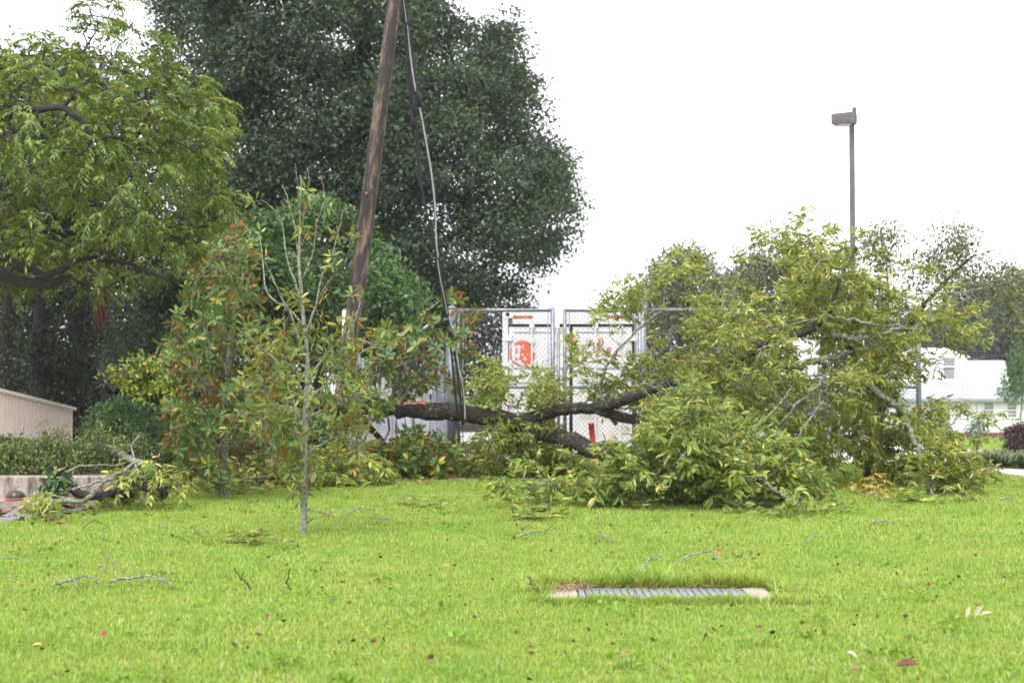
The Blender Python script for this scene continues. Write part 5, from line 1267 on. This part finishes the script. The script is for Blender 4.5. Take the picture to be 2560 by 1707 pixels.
for i, (px, py, Y, w, lab) in enumerate(((-60, 1140, 16.6, .5, 'azalea bush past the picture edge above the kerb'), (40, 1130, 16.5, .55, 'azalea bush right above the dark dome'), (125, 1130, 16.7, .5, 'azalea bush above the middle of the retaining wall'), (205, 1138, 17.0, .5, 'azalea bush at the end of the beige railing'), (285, 1150, 17.3, .45, 'azalea bush behind the broken lichen limb'))):
    c = P(px, py, Y); b = np.array([c[0], Y, .33])
    t = thing('azalea_bush', tuple(b), lab, 'bush', 'azaleas on the retaining wall')
    C = np.array([b + np.array([rng.normal(0, w * .55), rng.normal(0, .3), abs(rng.normal(.15, .13)) + .02]) for _ in range(80)])
    tw, oz = grow([limb([b, b + np.array([.02, 0, .1]), b + np.array([0, .02, .2])], .02, .01, 3)], C, .004); tw.build('branches', M['bark_dark'], t)['kind'] = 'stuff'
    bake('crown', T_OVAL, *ball_leaves(C, 26, .13, .05, .36, flat=1.0, droop=-.6), M['azalea'], t)
hbz = P(330, 1080, 23)
t = thing('evergreen_bush', (hbz[0], 23, 0), 'rounded dark green evergreen bush under the broken trunk', 'bush')
C = crown_pts([(205,1140),(210,1070),(230,1030),(290,1000),(350,1005),(420,1040),(470,1090),(480,1150),(380,1165),(260,1160)], 23, .8, 210, .13)
tw, oz = grow([limb([(hbz[0], 23, 0), (hbz[0], 23, .3)], .05, .03, 3)], C, .005); tw.build('branches', M['bark_dark'], t)['kind'] = 'stuff'
bake('crown', T_OVAL, *ball_leaves(C, 50, .17, .06, .45), M['hedge'], t)
# broken limbs on the kerb
def limb_thing(name, label, paths, mat, ends=(), group=None, cat='branch', n=9, leaves=None):
    b = paths[0][0][len(paths[0][0]) // 2]
    t = thing(name, (b[0], b[1], 0), label, cat, group)
    for i, l_ in enumerate(paths): wood('limb' if i else 'stem', l_, mat, t, n, .16)
    for l_, w in ends:
        s = l_[0]; d = unit(s[0] - s[1]); mbx = MB()
        mbx.tube([s[0] - d * .004, s[0] + d * .012], [l_[1] * .94, l_[1] * .8], 9, rough=.2)
        for _ in range(7):
            o_ = rng.normal(0, l_[1] * .42, 3); mbx.tube([s[0] + o_, s[0] + o_ * 1.1 + d * rng.uniform(.008, .03)], [l_[1] * .22, l_[1] * .03], 4)
        mbx.build('split_end', w, t)
    return t
l1 = limb([P(143,1178,15.2), P(165,1205,15.2), P(195,1228,15.1), P(230,1240,15.0), P(290,1232,15.2), P(330,1240,15.4)], .062, .03, 4, .008)
limb_thing('broken_limb', 'dark broken limb with orange split end lying over the kerb', [l1, limb([P(150,1180,15.2), P(135,1165,15.3), P(110,1140,15.4), P(85,1134,15.5)], .012, .006, 4)], M['bark_dark'], [(l1, M['split'])])
limb_thing('lichen_branch', 'pale green lichened branch snaking along the drive edge', [limb([P(90,1252,14.8), P(130,1250,14.7), P(170,1253,14.6), P(215,1248,14.6), P(240,1225,14.7), P(262,1202,14.9), P(300,1195,15.2), P(350,1210,15.5)], .026, .018, 4, .008), limb([P(115,1232,14.8), P(160,1245,14.7), P(180,1252,14.65)], .012, .01, 3)], M['bark_lichen'])
l3 = limb([P(225,1115,17.5), P(270,1120,17.2), P(310,1140,16.9), P(350,1160,16.6), P(395,1170,16.4)], .05, .05, 4, .01)
limb_thing('mossy_limb', 'mossy grey limb slanting down over the azaleas', [l3, limb([P(280,1125,17.1), P(230,1125,17.2), P(222,1160,17.0)], .012, .006, 3)], M['bark_lichen'], [(l3, M['split_pale'])])
l4 = limb([P(388,1142,16.0), P(396,1170,16.0), P(405,1205,15.9), P(410,1222,15.9)], .04, .055, 4, .006)
limb_thing('snapped_stub', 'snapped upright stub with pale torn top', [l4], M['bark_wet'], [(l4, M['split_pale'])])
limb_thing('grey_twig', 'thin grey twig standing up against the dark dome wall', [limb([P(38,1195,15.4), P(45,1215,15.3), P(50,1240,15.2)], .007, .009, 3), limb([P(42,1205,15.35), P(46,1182,15.4)], .005, .004, 3)], M['bark_twig'])
limb_thing('grey_twig', 'bent grey twig lying on the drive below the kerb', [limb([P(85,1230,14.9), P(100,1255,14.6), P(112,1278,14.4)], .01, .008, 3)], M['bark_twig'])
limb_thing('thick_limb', 'thick mossy limb piled behind the lichened branch', [limb([P(300,1185,15.8), P(345,1200,15.6), P(385,1225,15.4), P(410,1235,15.3)], .07, .05, 4, .01), limb([P(330,1190,15.7), P(300,1180,15.8), P(270,1200,15.9)], .03, .02, 3)], M['bark_wet'])
CL = crown_pts([(230,1235),(280,1200),(340,1165),(420,1175),(470,1210),(430,1242),(330,1252),(250,1258)], 15.6, .5, 38, .10)
sprig('leaf_pile', 'heap of torn green leaves and twigs at the drive edge', 'branch', G(300, 1262), CL, [limb([P(200,1240,15.2), P(300,1225,15.4), P(410,1215,15.7)], .02, .01, 4)], 'pinnate', M['pecan_fallen'], M['bark_lichen'], n=4, L=.18, leaflet=.085, floor=.01)
sprig('leaf_sprig', 'yellowish leafy sprig lying on the grey drive', 'branch', G(110, 1285), crown_pts([(60,1285),(80,1250),(110,1240),(140,1260),(130,1290),(90,1295)], 14.2, .2, 22, .07), [limb([P(70,1285,14.3), P(100,1262,14.3), P(130,1255,14.4)], .008, .004, 3)], 'ball', M['pecan_fallen'], M['bark_twig'], n=14, spread=.1, L=.08, wr=.4)
sprig('broad_leaf_sprig', 'dark green broad-leaved sprig under the split limb end', 'branch', P(140, 1235, 15.1), crown_pts([(108,1240),(115,1200),(150,1190),(175,1215),(165,1245)], 15.1, .12, 18, .06), [limb([P(150,1250,15.1), P(140,1215,15.1)], .008, .005, 3)], 'ball', M['hedge'], M['bark_twig'], n=14, spread=.1, L=.09, wr=.45)
for lab, pts, r, mt in (('thin pale stick crossing the heap beside the drive', [(180,1225,15.0),(240,1205,15.0),(300,1180,15.1),(350,1150,15.2)], .014, 'bark_twig'), ('dark curved stick over the leaf heap', [(250,1250,15.0),(300,1215,15.1),(360,1195,15.2),(430,1200,15.4)], .018, 'bark_dark'),
        ('grey forked stick at the lawn end of the heap', [(340,1250,15.3),(400,1232,15.4),(450,1215,15.6)], .014, 'bark_lichen'), ('slender stick rising from the heap to the bush', [(330,1235,15.6),(345,1180,15.7),(330,1120,15.9),(350,1090,16.0)], .012, 'bark_twig'),
        ('mossy stick lying along the wall top', [(150,1185,15.8),(220,1165,16.0),(300,1160,16.2)], .018, 'bark_lichen')):
    limb_thing('broken_stick', lab, [limb([P(*p) for p in pts], r, r * .5, 4, .01)], M[mt], group='sticks in the heap by the drive')
n = 130
c = np.stack([rng.uniform(P(150,1235,15.2)[0], P(210,1235,15.2)[0], n), rng.normal(15.0, .12, n), rng.uniform(.10, .15, n)], 1)
tag(bake('wood_chips', T_KITE, c, rdir(n) * np.array([1, 1, .2]), rdir(n) * .3 + np.array([0, 0, 1]), rng.uniform(.03, .08, n), np.full(n, .02), M['split_pale'], None), 'splintered orange wood chips under the broken limb', None, None, 'stuff')

# ------------------------------------------------------------------ small things on the lawn
def twig(label, pts, r=.006, mat='bark_twig', forks=(), lift=.062):
    def gp2(p):
        g = G(p[0], p[1]); g[2] = lift + (p[2] if len(p) > 2 else 0)
        return g
    r *= .78; paths = [limb([gp2(p) for p in pts], r, r * .55, 4, .0025)] + [limb([gp2(p) for p in f], r * .7, r * .4, 3, .002) for f in forks]
    t = limb_thing('fallen_twig', label, paths, M[mat], group='twigs on the lawn', cat='twig', n=6)
    return t
def up_twig(label, base, pts, r, mat, forks=()):
    Y = G(*base)[1]
    paths = [limb([G(*base)] + [P(x, y, Y) for x, y in pts], r, r * .5, 4, .003)] + [limb([P(x, y, Y) for x, y in f], r * .7, r * .4, 3, .002) for f in forks]
    return limb_thing('fallen_twig', label, paths, M[mat], group='twigs on the lawn', cat='twig', n=6)
twig('long pale lichened stick with two stubs, outer half of a pair', [(135,1485),(160,1477),(185,1472),(200,1466),(215,1464),(240,1470),(258,1475)], .012, forks=[[(186,1472),(189,1485),(192,1494)]])
twig('pale lichened stick with a forked end, inner half of a pair', [(275,1477),(300,1471),(345,1465),(362,1462),(380,1463),(405,1474),(428,1480)], .012, forks=[[(398,1480),(412,1466),(427,1450)]])
twig('dark bent twig near the drive edge', [(208,1337),(233,1317),(250,1322),(272,1333)], .006, 'bark_twig_dark')
twig('short straight pale twig in the middle left lawn', [(388,1327),(405,1326),(424,1325)], .008)
up_twig('small dark forked twig behind the short pale one', (470, 1326), [(476,1320),(481,1313)], .006, 'bark_twig_dark', [[(470,1325),(460,1318),(455,1311)]])
twig('thin diagonal twig left of the leafy tuft', [(482,1336),(498,1352),(515,1368)], .005, 'bark_twig_dark')
twig('thin dark twig lying flat below the diagonal one', [(443,1358),(455,1363),(472,1373)], .005, 'bark_twig_dark')
up_twig('black forked twig stuck upright in the lawn', (632, 1481), [(620,1462),(605,1447),(592,1432),(586,1418)], .006, 'bark_twig_dark', [[(603,1446),(606,1436),(610,1428)]])
up_twig('black curved twig stuck upright right of the forked one', (726, 1482), [(722,1468),(717,1455),(721,1440),(723,1420)], .006, 'bark_twig_dark', [[(717,1455),(712,1452)]])
twig('lichened twig at the picture edge', [(-30,1412),(0,1414),(35,1413),(57,1421)], .008)
twig('small curled lichened twig above the long pale stick', [(246,1438),(256,1436),(262,1442),(268,1448)], .007, forks=[[(256,1436),(258,1428)]])
twig('slim speckled twig slanting above the long pale stick', [(270,1405),(282,1422),(302,1447)], .006)
up_twig('black twig leaning over the corner of the drain', (1352, 1487), [(1340,1473),(1328,1460),(1326,1450),(1318,1441)], .008, 'bark_twig_dark', [[(1328,1460),(1322,1458)]])
twig('pale stick poking out of the long grass onto the drain', [(1594,1472,.05),(1612,1462,.08),(1625,1456,.1),(1642,1455,.1),(1664,1446,.12)], .011)
twig('pale bent stick on the grass behind the drain', [(1698,1436,.03),(1720,1424,.04),(1745,1417,.04),(1778,1411,.04),(1790,1416,.03),(1804,1427,.02)], .010)
up_twig('upright lichened twig with a forked foot in mid lawn', (1501, 1360), [(1500,1340),(1499,1320),(1497,1300),(1494,1288),(1486,1284)], .008, 'bark_twig', [[(1502,1356),(1488,1360),(1472,1366)]])
twig('knobbly lichened twig beside the upright twig foot', [(1505,1357),(1520,1362),(1530,1364),(1541,1372)], .011)
twig('dark slanting twig left of the upright twig', [(1360,1352),(1372,1336),(1390,1321)], .006, 'bark_twig_dark')
twig('flat lichened twig on the lawn behind the drain end', [(1294,1358),(1315,1350),(1340,1346),(1358,1347)], .013)
twig('short dark twig below the fallen leafy tuft', [(1300,1322),(1312,1317),(1330,1318)], .007)
twig('pale curved branch on the grass right of the sapling', [(855,1305),(878,1292),(903,1284),(925,1287),(938,1288),(946,1299)], .011)
twig('lichened twig right of the pale curved branch', [(925,1318),(960,1314),(975,1308),(985,1300)], .009)
twig('long thin pale twig behind the curved branch', [(985,1266),(1010,1262),(1045,1264),(1068,1258)], .008)
twig('pale twig near the pile with a stub', [(1310,1262),(1330,1262),(1352,1267)], .010, forks=[[(1316,1260),(1320,1250)]])
twig('bent pale twig alone on the open lawn at right', [(2020,1374),(2024,1364),(2036,1357),(2050,1360),(2072,1366)], .008)
twig('short pale stick on the lawn below the hanging bough', [(2178,1321),(2200,1318),(2228,1321)], .013)
twig('grey chunk of bark on the far right lawn', [(2500,1261),(2515,1258),(2535,1260)], .018)
twig('thin twig beside the heaped bough edge', [(2060,1285),(2080,1276),(2104,1268)], .008)
twig('long pale twig on the grass near the gate', [(1130,1206),(1170,1210),(1225,1208)], .010)
def leaf_thing(label, px, py, L, wr, mat, tilt=.5, az=0, group=None, cup=.12):
    L *= .62; b = G(px, py); t = T_OVAL.copy(); t[:, 1] *= wr; t[:, 2] = .05 + cup * (1 - (2 * t[:, 0] - 1) ** 2) + np.abs(t[:, 1]) * .3
    v = []
    for x, y, z in t * L:
        X_, Y_ = (x - L / 2) * math.cos(az) - y * math.sin(az), (x - L / 2) * math.sin(az) + y * math.cos(az)
        v.append((b[0] + X_, b[1] + Y_ * (1 - tilt * .5), .035 + z + (Y_ + .0) * tilt * .8 + .015))
    w = [(x, y, z - .002) for x, y, z in v]
    o = MB().add(v + w, [(0, 5, 4, 3), (0, 3, 2, 1), (6, 9, 10, 11), (6, 7, 8, 9)]).build('fallen_leaf', mat); tag(o, label, 'leaf', 'single leaves on the lawn')
lm_ = lambda n, c, c2: plain(n, c, c2, 30, .6, .1)
brown, red, yel, pale, grn, pink = lm_('brown_leaf', (.10,.035,.02), (.17,.06,.035)), lm_('red_leaf', (.20,.04,.02), (.3,.07,.035)), lm_('gold_leaf', (.36,.26,.04), (.45,.31,.07)), lm_('cream_leaf', (.32,.28,.17), (.42,.37,.24)), lm_('green_leaf', (.07,.13,.03), (.11,.18,.04)), lm_('pink_leaf', (.24,.10,.06), (.32,.16,.10))
for row in (('dark red-brown curled leaf at the bottom edge of the lawn', 2268, 1692, .17, .40, brown, .8, .1), ('cream leaf curled upright above the brown leaf', 2130, 1664, .10, .4, pale, .7, 2.4), ('pink-tan leaf at the bottom edge left of the brown leaf', 2140, 1700, .07, .5, pink, .6, .3),
            ('pale leaf standing up in a group of three', 2420, 1555, .11, .35, pale, 1.2, 1.1), ('middle cream leaf in a group of three', 2446, 1553, .12, .35, pale, 1.2, .9), ('cream leaf lying flat in a group of three', 2466, 1560, .13, .35, pale, .7, .3),
            ('bright red leaf in the lower left lawn', 260, 1608, .07, .6, red, 1.0, 1.2), ('yellow leaf at the lower left edge of the lawn', 92, 1640, .09, .5, yel, .4, .2), ('two-tone green leaf standing in the middle lawn', 832, 1522, .10, .45, grn, 1.1, .7), ('pink-tan leaf below the drain', 1560, 1667, .08, .6, pink, .7, .1),
            ('small dark leaf standing left of the drain in mid lawn', 668, 1565, .06, .5, brown, 1.2, 1.4), ('round green leaf propped on the pale stick', 355, 1458, .08, .7, grn, 1.2, 1.4), ('round green leaf just below the pale stick', 352, 1480, .08, .7, grn, 1.0, .3), ('pinkish leaf behind the upright black twigs', 812, 1420, .06, .7, pink, .7, .2),
            ('orange leaf at the left side of the lawn', 20, 1462, .07, .7, pink, .6, .2), ('red leaf on the lawn behind the drain', 1799, 1392, .07, .7, red, .9, .4), ('brown bark flake near the fallen trunk', 1072, 1217, .16, .6, brown, .6, .1), ('reddish leaf on the lawn left of the sapling', 618, 1274, .07, .6, red, 1.0, 1.2)):
    leaf_thing(*row)
def ltuft(label, px, py, w, n, mat, L=.09):
    b = G(px, py); C = np.stack([b[0] + rng.normal(0, w, n), b[1] + rng.normal(0, w * .6, n), np.full(n, .05)], 1)
    sprig('leaf_tuft', label, 'leaves', b, C, [limb([b + np.array([-w, 0, .03]), b + np.array([w, .02, .04])], .006, .004, 3)], 'pinnate', mat, M['bark_twig_dark'], group='leafy tufts on the lawn', n=2, L=.18, leaflet=L, k=7, floor=.05)
ltuft('withered leafy tuft on the left lawn beside the diagonal twig', 600, 1366, .12, 9, M['pecan_fallen'])
ltuft('pale leafy tuft on the grass in front of the heaped bough', 1350, 1302, .16, 12, M['pecan_fallen'], .12)
ltuft('small green tuft right of the sapling', 1048, 1275, .08, 6, M['pile'])
ltuft('dark green tuft on the right lawn below the hanging bough', 2290, 1258, .14, 8, M['pile'], .11)
n = 130
yy = 5.6 + 13 * rng.uniform(0, 1, n) ** 1.1; xx = rng.uniform(-1, 1, n) * (yy * .38); ok = ~inside([(p[0], p[1]) for p in asphalt_poly], xx, yy) & ~((xx > dx0 - .05) & (xx < dx1 + .05) & (yy > dy0 - .1) & (yy < dy1 + .1))
cw_ = np.stack([xx[ok], yy[ok], np.full(ok.sum(), .035)], 1)
cw_ = np.repeat(cw_, 3, 0) + rng.normal(0, .05, (len(cw_) * 3, 3)) * np.array([1, 1, .1])
aw = ball_leaves(cw_, 7, .045, .035, .7, up=1.2, flat=.35, droop=-.2)
tag(bake('lawn_weeds', T_OVAL, *aw, leafmat('weed_leaf', [(0, (.13,.24,.03)), (1, (.22,.35,.05))], trans=.35, rough=.6, spec=.15), None), 'small broad-leaved weeds growing through the lawn', None, None, 'stuff')
# leaf litter, too small and too many to count
n = 1700
yy = 5.6 + (24 - 5.6) * rng.uniform(0, 1, n) ** 1.1; xx = rng.uniform(-1, 1, n) * (yy * .38 + .3)
ok = ~inside([(p[0], p[1]) for p in asphalt_poly], xx, yy); xx, yy = xx[ok], yy[ok]; n = len(xx)
d = rdir(n); d[:, 2] *= .5
a = (np.stack([xx, yy, rng.uniform(.012, .04, n)], 1), d, rdir(n) * 1.0 + np.array([0, -.4, .5]), rng.uniform(.012, .045, n)); 
tag(bake('leaf_litter', T_OVAL, *a, a[3] * .6, M['litter'], None), 'small dead leaves scattered through the lawn grass', None, None, 'stuff')
n = 900
xx = np.concatenate([rng.uniform(-5.2, 3.5, n), rng.uniform(-6.5, -4.2, 160)]); yy = np.concatenate([rng.uniform(19.4, 23.5, n), rng.uniform(13.2, 15.0, 160)]); n = len(xx)
d = rdir(n); d[:, 2] *= .4; ln_ = rng.uniform(.05, .12, n)
tag(bake('leaf_drift', T_OVAL, np.stack([xx, yy, rng.uniform(.02, .10, n)], 1), d, rdir(n) * .6 + np.array([0, 0, .8]), ln_, ln_ * .45, M['litter'], None), 'drift of brown and green leaves under the fallen trunk', None, None, 'stuff')
# ------------------------------------------------------------------ damp air after the storm
hz_ = MB().box((-168, -38, -3.4), (168, 508, 27)).build('haze', None)
hm = bpy.data.materials.new('damp_air'); hm.use_nodes = True
hm.node_tree.nodes.remove(hm.node_tree.nodes['Principled BSDF'])
pv = hm.node_tree.nodes.new('ShaderNodeVolumePrincipled'); pv.inputs['Density'].default_value = .00032; pv.inputs['Color'].default_value = (.93, .95, 1, 1)
hm.node_tree.links.new(pv.outputs[0], hm.node_tree.nodes['Material Output'].inputs['Volume'])
hz_.data.materials.append(hm); tag(hz_, 'thin damp haze over the whole place', None, None, 'stuff')
print('scene built', len(bpy.data.objects))
